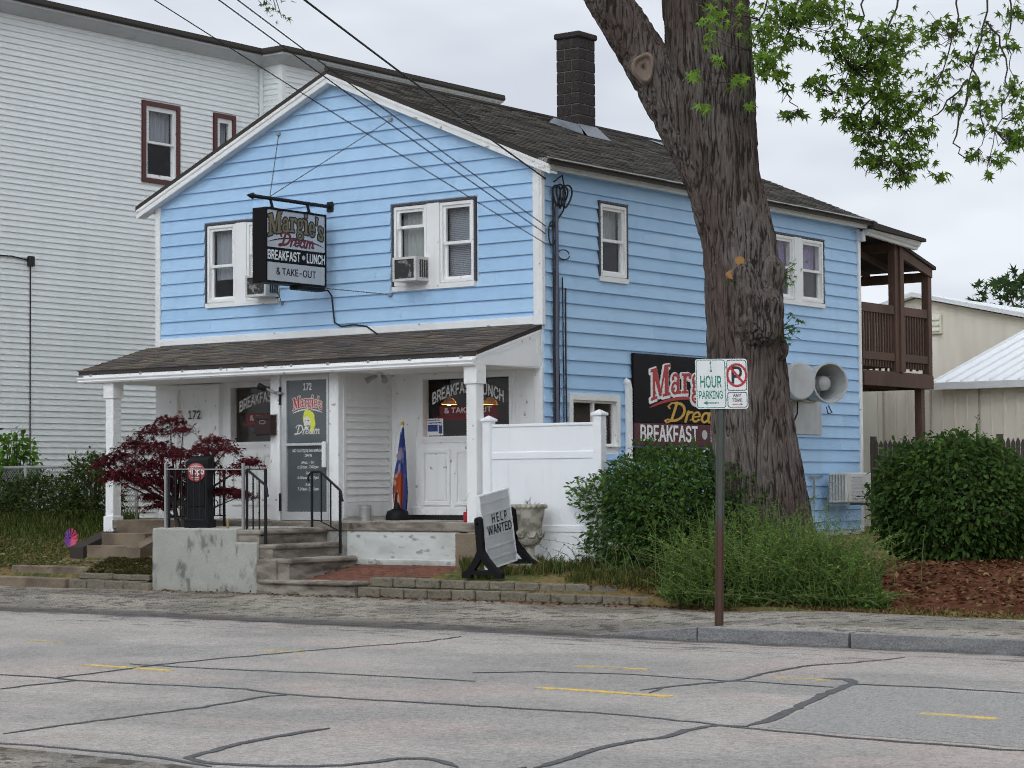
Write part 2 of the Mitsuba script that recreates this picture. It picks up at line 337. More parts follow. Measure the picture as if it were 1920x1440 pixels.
# ------------------------------------------------------------------ lettering
def fit(mesh, w=None, h=None, cx=0.5):
    v = mesh.vertices.copy(); lo, hi = v.min(0), v.max(0)
    sx = w / (hi[0] - lo[0]) if w else 1; sy = h / (hi[1] - lo[1]) if h else 1
    v[:, 0] = (v[:, 0] - lo[0] - cx * (hi[0] - lo[0])) * sx; v[:, 1] = (v[:, 1] - (lo[1] if h else 0)) * sy
    return trimesh.Trimesh(v, mesh.faces, process=False)
def sans(txt, h, w=None, depth=.003, bold=True, cx=.5): return fit(meshkit.text_mesh(txt, h, depth, bold), w, None, cx)
def warp(mesh, fn):
    v = mesh.vertices.copy(); v[:, 0], v[:, 1] = fn(v[:, 0], v[:, 1]); return trimesh.Trimesh(v, mesh.faces, process=False)
def onto(mesh, o, ux, uy, un):
    v = mesh.vertices; M = np.array([ux, uy, un], float)
    return trimesh.Trimesh(np.asarray(o, float) + v @ M, mesh.faces, process=False)
F_AX = ((1, 0, 0), (0, 0, 1), (0, -1, 0)); S_AX = ((0, 1, 0), (0, 0, 1), (1, 0, 0))

def stroke(pts, w, cap=1): return LineString(pts).buffer(w / 2, cap_style=cap, resolution=5)
def ell(cx, cy, rx, ry): return affinity.scale(Point(cx, cy).buffer(1, resolution=12), rx, ry)
def ring(cx, cy, rx, ry, wx, wy): return ell(cx, cy, rx, ry).difference(ell(cx, cy, rx - wx, ry - wy))
def bx(x0, y0, x1, y1): return sbox(x0, y0, x1, y1)
def arcp(cx, cy, rx, ry, a0, a1, n=14): return [(cx + rx * math.cos(math.radians(a)), cy + ry * math.sin(math.radians(a))) for a in np.linspace(a0, a1, n)]
def serif_word():
    """the bold slab-serif word Margie's, capital height 1"""
    M = unary_union([Polygon([(.10, 0), (.24, 0), (.24, 1), (.10, 1)]), Polygon([(.08, 1), (.34, 1), (.66, .05), (.50, .05)]), Polygon([(.50, .05), (.60, .05), (.96, 1), (.84, 1)]), bx(.84, 0, 1.07, 1),
                     bx(-.02, 0, .36, .09), bx(.72, 0, 1.18, .09), bx(-.02, .91, .30, 1), bx(.84, .91, 1.18, 1)])
    a = unary_union([ring(.25, .20, .25, .21, .13, .085), bx(.36, 0, .53, .48), stroke(arcp(.27, .44, .19, .19, 10, 150), .10), ell(.12, .52, .075, .07), bx(.50, 0, .63, .085)])
    r = unary_union([bx(.08, 0, .26, .66), bx(-.02, 0, .38, .085), bx(-.02, .575, .2, .66), stroke(arcp(.40, .42, .20, .20, 165, 60), .10), ell(.50, .56, .09, .085)])
    g = unary_union([ring(.25, .43, .24, .23, .13, .075), ring(.26, -.13, .29, .19, .11, .085), stroke([(.12, .22), (.06, .10), (.18, .045), (.36, .04)], .11), stroke([(.40, .58), (.54, .66)], .085)])
    i = unary_union([bx(.08, 0, .27, .66), bx(-.02, 0, .37, .085), bx(-.02, .575, .2, .66), ell(.175, .87, .115, .11)])
    e = unary_union([ring(.28, .33, .28, .34, .145, .08).difference(Polygon([(.28, .29), (.70, .29), (.70, .10)])), bx(.12, .29, .54, .37)])
    ap = Polygon([(.02, 1.0), (.2, 1.0), (.12, .66), (.04, .66)])
    s = stroke(arcp(.24, .49, .16, .12, 20, 250, 12)[:-1] + arcp(.24, .18, .17, .125, 90, -150, 12), .125)
    s = unary_union([s, bx(.37, .44, .45, .66), bx(.0, .0, .09, .22)])
    x, out = 0, []
    for gph, adv in ((M, 1.24), (a, .70), (r, .63), (g, .62), (i, .44), (e, .62), (ap, .22), (s, .5)):
        out.append(affinity.translate(gph, x, 0)); x += adv
    return affinity.scale(unary_union(out), 1 / x, 1, origin=(0, 0))          # width 1
def script_word():
    """the slanted script word Dream, capital height 1, about 2.6 wide"""
    D = [stroke([(.30, .95), (.22, .05)], .13), stroke(arcp(.30, .50, .50, .45, 100, -100), .13), stroke([(.22, .05), (.02, .11), (-.12, .03), (.0, -.06), (.22, .04)], .075), stroke([(.26, .95), (.02, .93), (-.12, .76), (-.02, .66)], .085)]
    r = [stroke([(.98, .02), (1.0, .54)], .125), stroke([(1.0, .34), (1.12, .52), (1.24, .50)], .10)]
    e = [stroke(arcp(1.50, .28, .18, .24, 10, 325, 18), .105), stroke([(1.33, .27), (1.67, .31)], .07)]
    a = [stroke(arcp(2.0, .26, .18, .24, 0, 360, 18), .115), stroke([(2.19, .50), (2.19, .10), (2.28, .02)], .12)]
    m = [stroke([(2.42, .02), (2.44, .50)], .115), stroke([(2.44, .34), (2.58, .50), (2.70, .40), (2.70, .02)], .115), stroke([(2.70, .34), (2.84, .50), (2.97, .40), (2.95, .08), (3.08, .06)], .115)]
    link = [stroke([(1.22, .10), (1.36, .22)], .05), stroke([(1.63, .10), (1.84, .16)], .05)]
    return affinity.skew(unary_union(D + r + e + a + m + link), 14, 0, origin=(0, 0))
MARGIE, DREAM = serif_word(), script_word()
def arch(g, w, h, rise, spread=0.0):
    """scale a width-1 word to w x h and bend it over an arch; rise > 0 lifts the middle"""
    from shapely import transform
    g = g.segmentize(.02)
    def f(c):
        u = c[:, 0] - .5; k = 1 + spread * (1 - 4 * u * u)
        return np.stack([u * w, c[:, 1] * h * k + rise * (1 - 4 * u * u)], 1)
    return transform(g, f)
def solid(poly, o, axes, t0, t1):
    mb = MB(); O = np.asarray(o, float); ux, uy, un = (np.asarray(a, float) for a in axes)
    return mb.prism(poly, t0, t1, lambda a, b, t: (O[:, None] + ux[:, None] * a + uy[:, None] * b + un[:, None] * t))
def swoosh(w, rise, th, n=20):
    u = np.linspace(-.5, .5, n); y = rise * (1 - 4 * u * u); k = th * (.25 + .75 * np.sqrt(np.clip(1 - 4 * u * u, 0, 1)))
    return Polygon(np.vstack([np.stack([u * w, y + k / 2], 1), np.stack([u * w, y - k / 2], 1)[::-1]]))

# ------------------------------------------------------------------ the ground, the road, the pavement
def lawn_z(x, y):
    x, y = np.asarray(x, float), np.asarray(y, float)
    l = np.clip(.345 + .36 * (y + 2.62), .10, .97); m = np.clip(.345 + .16 * (y + 2.62), .10, .66); r = np.clip(.135 + .105 * (y + 3.55), .11, .50)
    a, b = smoothf(-5.2, -4.2, x), smoothf(2.7, 4.0, x)
    return (l * (1 - a) + m * a) * (1 - b) + r * b
def walk_back(x): return np.interp(x, [-60, -.9, 3.3, 5.2, 8, 60], [-2.9, -2.85, -2.75, -3.2, -3.75, -3.9])
def walk_z(x, y):
    b = walk_back(x); t = np.clip((y + 6.0) / (b + 6.0), 0, 1); k = np.clip((np.asarray(x, float) - 5.05) / 1.27, 0, 1)
    return (.005 + .100 * t) * (1 - k) + (.128 + .03 * t) * k
def sheet(xs, ys, zf):
    X, Y = np.meshgrid(xs, ys, indexing='ij'); n, m = X.shape; V = np.stack([X, Y, zf(X, Y)], -1).reshape(-1, 3)
    i = (np.arange(n - 1)[:, None] * m + np.arange(m - 1)[None]).ravel()
    return MB().put(V, np.stack([i, i + m, i + m + 1, i + 1], 1))
add('ground', MB().box(-600, 600, -400, 900, -1.0, -.06), 'm_lawn', kind='structure')
add('road', sheet(np.r_[-200, -60, np.linspace(-20, 30, 60), 80, 200], np.linspace(-16.2, -5.85, 22), lambda x, y: 0 * x + .004 * (meshkit.noise(np.stack([x * .7, y * .7, x * 0], -1)) - .5)), 'm_road', True, kind='structure')
add('roadside', sheet(np.r_[-200, -40, np.linspace(-10, 30, 50), 90, 200], np.r_[-60, -30, np.linspace(-20, -15.95, 9), -15.85], lambda x, y: np.where(y > -15.9, -.02, .012)), 'm_walk', kind='structure')
CRACKS = [
 ([(3.38,-12.5),(4.04,-12.49),(4.55,-12.52),(6.09,-12.34),(6.56,-12.49),(7.38,-12.45),(8.68,-12.34),(9.28,-12.28),(9.94,-12.35),(10.53,-12.5),(10.8,-12.54),(11.54,-12.64),(12.68,-12.66)],0.045),
 ([(4.45,-13.4),(4.38,-12.96),(4.38,-12.56)],0.04),
 ([(4.04,-12.49),(3.94,-11.71),(3.79,-11.09),(3.81,-10.18),(3.88,-8.85),(4.05,-7.59),(3.9,-6.78)],0.035),
 ([(3.5,-11.14),(4.55,-11.13),(5.7,-10.9),(7.18,-10.84)],0.035),
 ([(6.89,-15.45),(6.84,-14.73),(6.79,-13.52),(6.61,-12.66),(6.69,-12.51)],0.045),
 ([(8.45,-14.01),(8.46,-14.34),(8.49,-14.76),(8.59,-15.1),(8.7,-15.44),(8.78,-15.66),(8.99,-15.75),(9.44,-15.68),(9.78,-15.42),(9.83,-15.01),(9.98,-14.91),(10.22,-14.98),(10.37,-15.1)],0.07),
 ([(10.75,-14.91),(10.65,-14.46),(10.51,-13.82),(10.49,-13.51),(10.57,-13.32),(10.46,-12.84),(10.47,-12.46),(10.66,-12.45)],0.07),
 ([(10.66,-12.41),(10.54,-11.83),(10.32,-11.14),(10.05,-10.29),(9.86,-9.56),(9.75,-9.24),(9.6,-9.07),(9.42,-9.18)],0.1),
 ([(9.84,-9.41),(10.52,-9.34),(11.24,-9.38)],0.045),
 ([(6.66,-10.24),(7.05,-9.86),(7.77,-9.65),(8.84,-9.72),(9.01,-9.66),(9.82,-9.74)],0.03),
 ([(8.72,-10.76),(8.76,-10.37),(8.91,-9.67),(8.76,-8.9),(8.68,-8.21),(8.88,-7.62),(9.01,-6.86)],0.045),
 ([(6.97,-15.78),(7.28,-15.78),(7.73,-15.74),(8.41,-15.72),(9.19,-15.84)],0.05),
 ([(8.9,-10.9),(8.74,-10.5),(8.80,-9.9)],0.03), ([(10.7,-14.9),(10.62,-15.3),(10.55,-15.9)],0.06)]
def strip(pts, w, z0, z1, rough=.35, seed=0, taper=True):
    """a poured or painted strip with a ragged edge on the road"""
    L = LineString(pts); n = max(6, int(L.length / .05)); r = np.random.default_rng(seed)
    P = np.array([L.interpolate(t, True).coords[0] for t in np.linspace(0, 1, n)])
    P += .018 * np.stack([meshkit.noise(np.stack([np.arange(n) * .35, np.full(n, seed), np.full(n, 1.)], 1)) - .5, meshkit.noise(np.stack([np.arange(n) * .35, np.full(n, seed), np.full(n, 7.)], 1)) - .5], 1) * (2.5 if taper else 0)
    t = np.gradient(P, axis=0); t /= np.linalg.norm(t, axis=1, keepdims=True); q = np.stack([-t[:, 1], t[:, 0]], 1)
    tp = np.minimum(1, np.minimum(np.arange(n), np.arange(n)[::-1]) / 5 + .2)[:, None] if taper else np.ones((n, 1))
    def wv(k): return (.38 + 1.25 * meshkit.fbm(np.stack([np.arange(n) * .16, np.full(n, seed * 3.1), np.full(n, k)], 1), 3) if taper else 1.0 + 0 * np.arange(n))[:, None] + rough * .35 * r.uniform(-1, 1, (n, 1))
    a = P + q * w * .5 * tp * wv(1.5); b = P - q * w * .5 * tp * wv(8.5)
    poly = Polygon(np.vstack([a, b[::-1]])).buffer(0)
    return MB().prism(poly, z0, z1, flat(0))
for k, (pts, w) in enumerate(CRACKS): add('crack_seal', strip(pts, w * .82, -.01, .0065, .4, k), 'm_tar', parent='road')
for k, (a, b) in enumerate([((3.24,-11.44),(4.35,-11.45)), ((7.92,-11.0),(9.17,-11.04)), ((11.23,-11.1),(11.81,-11.14)), ((.41,-9.64),(.95,-9.66)), ((3.51,-9.39),(3.97,-9.34)), ((7.02,-9.19),(7.75,-9.17)), ((9.06,-9.29),(9.53,-9.22))]):
    mid = (np.array(a) + b) / 2 + [0, .03]
    add('paint_mark', strip([a, tuple(mid), b], .105 if k < 3 else .05, -.01, .0045, .6, 40 + k, False), 'm_yellow', parent='road')
add('asphalt_patch', MB().prism(Polygon([(10.8,-12.42),(9.86,-9.5),(11.56,-9.5),(14.5,-9.6),(14.5,-12.6)]), -.01, .003, flat(0)), 'm_patch', parent='road')
xs = np.r_[-120, -50, np.linspace(-14, 18, 161), 40, 120]
V = []; nt = 24
for x in xs:
    b = float(walk_back(x)); ys = np.r_[-6.03, np.linspace(-5.972, b + .05, nt - 1)]
    z = walk_z(x, ys) + .010 * (meshkit.noise(np.stack([np.full(nt, x * 1.1), ys * 1.6, np.full(nt, 2.)], 1)) - .5)
    z[0] = -.012
    V.append(np.stack([np.full(nt, x), ys, z], 1))
V = np.vstack(V); i = (np.arange(len(xs) - 1)[:, None] * nt + np.arange(nt - 1)[None]).ravel()
add('pavement', MB().put(V, np.stack([i, i + nt, i + nt + 1, i + 1], 1)), 'm_walk', True, kind='structure')
kerb = thing('granite_kerb', 'grey granite kerb stones along the edge of the road beside the sign post', 'kerb')
def kerb_stone(x0, x1, h0, h1, seed):
    r = np.random.default_rng(seed); n = 14; xs_ = np.linspace(x0, x1, n); V = []
    prof = [(-6.10, -.05), (-6.115, .02), (-6.108, .96), (-6.085, 1.0), (-5.975, 1.0), (-5.965, .9), (-5.965, -.05)]
    for k, x in enumerate(xs_):
        h = h0 + (h1 - h0) * k / (n - 1)
        V.append([[x, y + r.uniform(-.006, .006), (h * z if z > .5 else z) + r.uniform(-.004, .004)] for y, z in prof])
    V = np.array(V).reshape(-1, 3); m = len(prof); i = (np.arange(n - 1)[:, None] * m + np.arange(m - 1)[None]).ravel()
    mb = MB().put(V, np.stack([i, i + m, i + m + 1, i + 1], 1))
    for s_ in (0, n - 1): mb.put(V[s_ * m:(s_ + 1) * m], [[0, k, k + 1] for k in range(1, m - 1)])
    return mb
for k, (a, b, h0, h1) in enumerate([(5.05, 6.32, .014, .138), (6.34, 8.02, .138, .142), (8.05, 9.95, .142, .140), (9.98, 11.8, .14, .14), (11.83, 13.6, .14, .14)]): add('stone', kerb_stone(a, b, h0, h1, k), 'm_granite', parent=kerb)
# lawn and bed behind the pavement
gx = np.r_[-120, -60, -30, np.linspace(-16, 14, 121), 30, 60, 120]
V = []; ny = 40
for x in gx:
    b = float(walk_back(x)); ys = np.r_[b - .03, b + .03, b + .09, np.linspace(b + .17, b + 4.5, 27), np.linspace(b + 5, 40, 10)]
    z = lawn_z(x, ys) + .03 * (meshkit.noise(np.stack([np.full(ny, x * 1.9), ys * 1.9, np.full(ny, 5.)], 1)) - .5)
    wz = float(walk_z(x, b)) - .012; z = np.minimum(np.maximum(z, wz + .01), wz + .0 + np.maximum(ys - b, 0) * 1.4 + .02 * (ys > b)); z = z - .09 * smoothf(-2.45, -2.3, x) * smoothf(-.1, -.35, x) * smoothf(-1.2, -1.45, ys); z[0] = wz - .05
    V.append(np.stack([np.full(ny, x), ys, z], 1))
V = np.vstack(V); i = (np.arange(len(gx) - 1)[:, None] * ny + np.arange(ny - 1)[None]).ravel()
add('lawn', MB().put(V, np.stack([i, i + ny, i + ny + 1, i + 1], 1)), 'm_lawn', True, kind='structure')
mx = np.linspace(5.3, 11, 40); my = np.linspace(0, 1, 24)
V = np.array([[x, -3.15 + t * 5.6 + .28 * (meshkit.noise(np.array([x * 1.7, 3., 0])) - .5) * (1 - t) + max(0, 6.6 - x) * 1.3 * (1 - t), 0] for x in mx for t in my]); V[:, 2] = lawn_z(V[:, 0], V[:, 1]) + .028 - .05 * np.tile(np.clip(1 - my * 9, 0, 1), 40) + .03 * (meshkit.fbm(V * [5, 5, 1], 3) - .3)
i = (np.arange(39)[:, None] * 24 + np.arange(23)[None]).ravel()
add('mulch_bed', MB().put(V, np.stack([i, i + 24, i + 25, i + 1], 1)), 'm_mulch', True, kind='structure')
# ------------------------------------------------------------------ the blue house
house = thing('blue_house', 'pale blue two storey clapboard house with white porch and brown shingle roof', 'house')
W, D, SL, RZ = 7.65, 9.42, .424, 7.80
def gz(x): return RZ - .07 - SL * abs(x + 3.83)      # underside of the roof over x
gable = Polygon([(-W, 3.0), (0, 3.0), (0, gz(0)), (-3.83, gz(-3.83)), (-W, gz(-W))])
WIN_F = [(-2.66, -2.045, 4.50, 5.66), (-1.785, -1.175, 4.50, 5.66), (-6.50, -5.895, 4.46, 5.67), (-5.64, -5.03, 4.46, 5.67)]
WIN_S = [(1.43, 2.10, 4.60, 5.65), (6.36, 7.10, 4.60, 5.64), (7.36, 8.10, 4.60, 5.64)]
LOWS = (.66, 1.84, 2.10, 2.80)
WL, WR_ = (-6.0, -4.42, 2.25, 3.10), (-2.13, -.56, 2.27, 3.10)
wall = Polygon([(-W, .4), (0, .4), (0, gz(0)), (-3.83, gz(-3.83)), (-W, gz(-W))]).difference(unary_union([bx(a, c, b, d) for a, b, c, d in WIN_F + [WL, WR_]] + [bx(-4.0, 1.06, -2.8, 3.2)]))
mb = MB().prism(wall, -.10, 0, FRONT(0))
swall = bx(.10, .2, D - .1, 5.98).difference(unary_union([bx(a, c, b, d) for a, b, c, d in WIN_S + [LOWS]]))
mb.prism(swall, -.10, 0, SIDE(0))
mb.box(-W, -W + .1, .1, D, .2, 6.0).prism(Polygon([(-W + .1, .2), (-.1, .2), (-.1, gz(0)), (-3.83, gz(-3.83)), (-W + .1, gz(-W))]), -.1, 0, FRONT(D - .1))
add('wall', mb, 'm_white', parent=house)
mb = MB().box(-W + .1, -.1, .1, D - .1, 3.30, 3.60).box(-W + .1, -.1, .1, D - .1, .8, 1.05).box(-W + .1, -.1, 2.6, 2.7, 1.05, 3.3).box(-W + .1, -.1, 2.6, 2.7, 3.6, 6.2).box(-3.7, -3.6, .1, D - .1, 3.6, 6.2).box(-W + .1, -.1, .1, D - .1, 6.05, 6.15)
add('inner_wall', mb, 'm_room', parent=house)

def board(parent, key, poly, to, z0, z1, d0, d1, bsdf, back=0.0):
    """laps of clapboard, one for each stretch between openings: thick at the lower edge, thin at the upper one"""
    for g in (poly.geoms if hasattr(poly, 'geoms') else [poly]):
        if g.geom_type != 'Polygon' or g.area < 1e-4: continue
        m = trimesh.creation.extrude_polygon(g, 1.0, engine='earcut'); a, b, t = m.vertices.T
        k = np.clip((b - z0) / (z1 - z0), 0, 1)
        add(key, MB().put(np.stack(to(a, b, np.where(t > .5, d0 + (d1 - d0) * k + .0035 * (meshkit.noise(np.stack([a * .9, b * 3, t * 0], 1)) - .5), back)), 1), m.faces), bsdf if bsdf != 'm_blue' else ('m_blue', 'm_blue', 'm_blue_a', 'm_blue_b')[int(RNG.integers(4))], parent=parent)
def clapboards(parent, key, region, to, z_line, pitch, bsdf, d0=.036, d1=.003, jit=.002, joint=0):
    lo, hi = region.bounds[1], region.bounds[3]
    k = math.floor((lo - z_line) / pitch)
    while z_line + k * pitch < hi:
        a = z_line + k * pitch; b = a + pitch
        p = region.intersection(sbox(region.bounds[0] - 1, a, region.bounds[2] + 1, b))
        if not p.is_empty:
            u, cuts = region.bounds[0] + float(RNG.uniform(1.2, 3.6)), []
            while joint and u < region.bounds[2]: cuts.append(sbox(u - .0016, a - 1, u + .0016, b + 1)); u += joint * float(RNG.uniform(.9, 1.1))
            board(parent, key, p.difference(unary_union(cuts)) if cuts else p, to, a, b, d0 + float(RNG.uniform(-jit, jit)), d1, bsdf)
        k += 1
PA = [bx(-2.74, 4.42, -1.11, 5.72), bx(-6.58, 4.38, -4.96, 5.73)]
up_reg = Polygon([(-7.55, 3.925), (-.11, 3.925), (-.11, gz(0) - .0), (0.0, gz(0)), (-3.83, gz(-3.83)), (-W, gz(-W)), (-7.55, gz(-W) - .02)]).difference(unary_union(PA))
up_reg = unary_union([up_reg.intersection(bx(-7.55, 3.9, -.11, 9)), up_reg.intersection(bx(-W, 6.04, 0, 9))])
clapboards(house, 'siding_board', up_reg, FRONT(0), 3.995, .2032, 'm_blue', joint=3.66)
SIGN = bx(2.19, 2.20, 5.95, 3.50)
s_reg = bx(.03, .75, D - .07, 6.02).difference(unary_union([bx(1.38, 4.53, 2.15, 5.69), bx(6.30, 4.52, 8.18, 5.68), bx(.60, 2.0, 1.90, 2.85)]))
clapboards(house, 'siding_board', s_reg, SIDE(0), 5.7711 - 28 * .2032, .2032, 'm_blue', joint=3.66)
# corner boards and trim
mb = MB().rbox(-.112, .012, -.050, -.001, 3.80, 6.02, .006); add('corner_board', mb, 'm_white', parent=house)
add('corner_board', MB().rbox(.013, .048, -.048, .028, 3.80, 6.02, .006), 'm_white', parent=house)
add('corner_board', MB().rbox(-W - .01, -7.552, -.050, -.001, 3.80, 6.06, .006), 'm_white', parent=house)
add('corner_board', MB().rbox(.001, .050, D - .068, D + .02, .7, 5.98, .006), 'm_white', parent=house)
add('corner_board', MB().rbox(-.12, .014, -.03, -.001, 1.06, 3.20, .005), 'm_white', parent=house)
add('band_board', MB().rbox(-7.552, -.112, -.048, -.001, 3.815, 3.925, .006), 'm_white', parent=house)
# foundation
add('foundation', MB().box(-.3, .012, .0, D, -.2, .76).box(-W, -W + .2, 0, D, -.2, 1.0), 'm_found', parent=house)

# ---- roof
def slope(x, dz=0): return RZ + .04 - SL * abs(x + 3.83) + dz
mb = MB()
for s_ in (1, -1):
    e = .30 if s_ > 0 else -7.96; y0, y1 = -.20, D + .12
    v = [(-3.83, y0, slope(-3.83)), (e, y0, slope(e)), (e, y1, slope(e)), (-3.83, y1, slope(-3.83))]
    v += [(x, y, z - .07) for x, y, z in v]
    mb.put(v, [[0, 1, 2, 3], [7, 6, 5, 4], [0, 4, 5, 1], [1, 5, 6, 2], [2, 6, 7, 3]])
S['m_roofbase'] = pr((.045, .038, .033), .95)
add('roof', mb, 'm_roofbase', parent=house)
def shingles(parent, P, U_, Vv, nu, nv, pitch_v, tabw, rng, pal, name='shingle', thick=.009, limit=0):
    """courses of shingle tabs on a slope: P lower corner, U_ along the eave (unit), Vv up the slope (unit)"""
    U_, Vv = np.asarray(U_, float), np.asarray(Vv, float); N = np.cross(U_, Vv); N /= np.linalg.norm(N)
    if N[2] < 0: N = -N
    mb = MB()
    for j in range(int(nv / pitch_v) + 1):
        v0 = j * pitch_v; v1 = min(v0 + pitch_v * 1.12, nv); u = -rng.uniform(0, tabw)
        while u < nu:
            w = tabw * rng.uniform(.55, 1.25); a, b = max(u, 0), min(u + w - .006, nu); u += w
            if b - a < .02: continue
            lift = thick * rng.uniform(.7, 1.6); dv = rng.uniform(-.006, .004)
            c = np.array(pal[rng.integers(len(pal))]) * rng.uniform(.75, 1.22)
            q = [P + U_ * a + Vv * (v0 + dv) + N * lift * 1.35, P + U_ * b + Vv * (v0 + dv) + N * lift * 1.35, P + U_ * b + Vv * v1 + N * .003, P + U_ * a + Vv * v1 + N * .003,
                 P + U_ * a + Vv * (v0 + dv), P + U_ * b + Vv * (v0 + dv)]
            mb.put(q, np.array([[0, 1, 2], [0, 2, 3], [4, 5, 1], [4, 1, 0], [4, 0, 3], [5, 2, 1]]), c)
    return add(name, mb, 'm_vc', parent=parent + '__roof' if parent == house and name == 'shingle' else parent, kind='stuff', color=mb.cols())
ca, sa = 1 / math.hypot(1, SL), SL / math.hypot(1, SL)
PALD = [(.058, .052, .046), (.070, .062, .054), (.048, .043, .039), (.080, .071, .061), (.064, .058, .052)]
shingles(house, np.array([.32, -.21, slope(.32) + .002]), (0, 1, 0), (-ca, 0, sa), D + .34, 4.15 / ca + .0, .135, .32, np.random.default_rng(3), PALD)
add('ridge_cap', MB().tube([(-3.83, -.21, slope(-3.83) + .005), (-3.83, D + .13, slope(-3.83) + .005)], .045, 8), 'm_roofbase', parent=house)
# eave fascia on the side, rake boards on the gable
crown = Polygon([(.10, 5.985), (.20, 5.975), (.215, 6.02), (.245, 6.05), (.275, 6.10), (.285, 6.125), (.10, 6.125)])
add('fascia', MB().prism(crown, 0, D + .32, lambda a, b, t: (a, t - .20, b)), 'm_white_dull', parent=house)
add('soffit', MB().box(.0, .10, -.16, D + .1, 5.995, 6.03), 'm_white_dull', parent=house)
for s_ in (1, -1):
    e = .285 if s_ > 0 else -7.945
    def rk(d0, d1): return Polygon([(-3.83, slope(-3.83, -.075 - d0)), (e, slope(e, -.075 - d0)), (e, slope(e, -.075 - d1)), (-3.83, slope(-3.83, -.075 - d1))])
    add('rake_board', MB().prism(rk(0, .13), .0, .025, FRONT(-.165)).prism(rk(-.004, .045), .0, .014, FRONT(-.191)), 'm_white', parent=house)
    add('rake_soffit', MB().prism(rk(.095, .12), -.165, 0, FRONT(-.164)), 'm_white_dull', parent=house)
# ---- chimney
ch = house + '__chimney'; used.add(ch)
CX, CY, CW, CD = -3.24, 4.93, .46, .48
scene[ch] = mikit.ply(MB().box(CX + .012, CX + CW - .012, CY + .012, CY + CD - .012, 7.0, 9.02).mesh(), 'm_mortar')
r = np.random.default_rng(5)
for j in range(10):
    z0 = 7.16 + j * .187; z1 = z0 + .176
    spl = .30 if j % 2 else .16
    for a, b, c_, d_ in ((CX, CX + spl - .006, CY, CY + .2), (CX + spl + .006, CX + CW, CY, CY + (.3 if j % 2 else .16) - .006), (CX + CW - .2, CX + CW, CY + (.3 if j % 2 else .16) + .006, CY + CD), (CX, CX + CW - .21, CY + .21, CY + CD)):
        add('block', MB().rbox(a, b, c_, d_, z0, z1, .008, jit=.003, rng=r), 'm_chimney', parent=ch)
add('cap', MB().rbox(CX - .035, CX + CW + .035, CY - .035, CY + CD + .035, 9.02, 9.12, .02), 'm_chimney', parent=ch)
fl = MB()
fl.put([(CX + CW + .01, CY - .05, slope(CX + CW) + .16), (CX + CW + .01, CY + CD + .03, slope(CX + CW) + .16), (CX + CW + .26, CY + CD + .08, slope(CX + CW + .26) + .025), (CX + CW + .24, CY - .10, slope(CX + CW + .24) + .025)], [[0, 1, 2, 3]])
fl.put([(CX - .05, CY - .012, slope(CX) + .12), (CX + CW + .03, CY - .012, slope(CX + CW) + .14), (CX + CW + .2, CY - .16, slope(CX + CW + .2) + .025), (CX - .05, CY - .16, slope(CX) + .03)], [[0, 1, 2, 3]])
add('flashing', fl, 'm_flash', parent=ch)
add('roof_vent', MB().tube([(-3.45, 8.6, 7.5), (-3.45, 8.6, 7.95)], .05, 10).put([(-3.65, 8.35, slope(-3.65) + .03), (-3.2, 8.35, slope(-3.2) + .03), (-3.2, 8.85, slope(-3.2) + .03), (-3.65, 8.85, slope(-3.65) + .03)], [[0, 1, 2, 3]]), 'm_flash', parent=house)

# ---- windows
def hung_window(x0, x1, z0, z1, to, parent, mid=.5, blind=None, outset=.038, frame='m_white', dark=True, name='window'):
    """a double hung window: frame, two sashes, two panes and what hangs behind them"""
    fr = .042; R_ = lambda a, b, c, d: sbox(a, c, b, d)
    w = MB().prism(R_(x0, x1, z0, z1).difference(R_(x0 + fr, x1 - fr, z0 + fr, z1 - fr)), -.09, outset, to)
    key = add(name, w, frame, parent=parent)
    zm = z0 + (z1 - z0) * mid
    for k, (a, b, c, d, t0, t1) in enumerate(((x0 + fr, x1 - fr, zm - .02, z1 - fr, -.02, .012), (x0 + fr, x1 - fr, z0 + fr, zm + .02, -.055, -.022))):
        g = R_(a, b, c, d).difference(R_(a + .045, b - .045, c + .042, d - .042))
        add('upper_sash' if k == 0 else 'lower_sash', MB().prism(g, t0, t1, to), frame, parent=key)
        tm = (t0 + t1) / 2
        add('pane', MB().put(np.stack(to(np.array([a + .04, b - .04, b - .04, a + .04]), np.array([c + .035, c + .035, d - .035, d - .035]), np.full(4, tm)), 1), [[0, 1, 2, 3]]), 'm_glass', parent=key)
    if blind == 'slats':
        m_ = MB(); z = z0 + .05
        while z < z1 - .06:
            m_.put(np.stack(to(np.array([x0 + .05, x1 - .05, x1 - .05, x0 + .05]), np.array([z, z, z + .021, z + .021]), np.array([-.115, -.115, -.125, -.125])), 1), [[0, 1, 2, 3]]); z += .027
        add('blind', m_, 'm_blind_or_sky', parent=key)
    elif blind:
        mat, lo, hi = blind; n = 28; u = np.linspace(x0 + .04, x1 - .04, n); t = -.14 + .018 * np.sin(np.arange(n) * 1.5)
        za, zb = z0 + (z1 - z0) * lo, z0 + (z1 - z0) * hi
        v = np.vstack([np.stack(to(u, np.full(n, za), t), 1), np.stack(to(u, np.full(n, zb), t), 1)]); i = np.arange(n - 1)
        add('curtain', MB().put(v, np.stack([i, i + 1, i + n + 1, i + n], 1)), mat, True, parent=key)
    return key
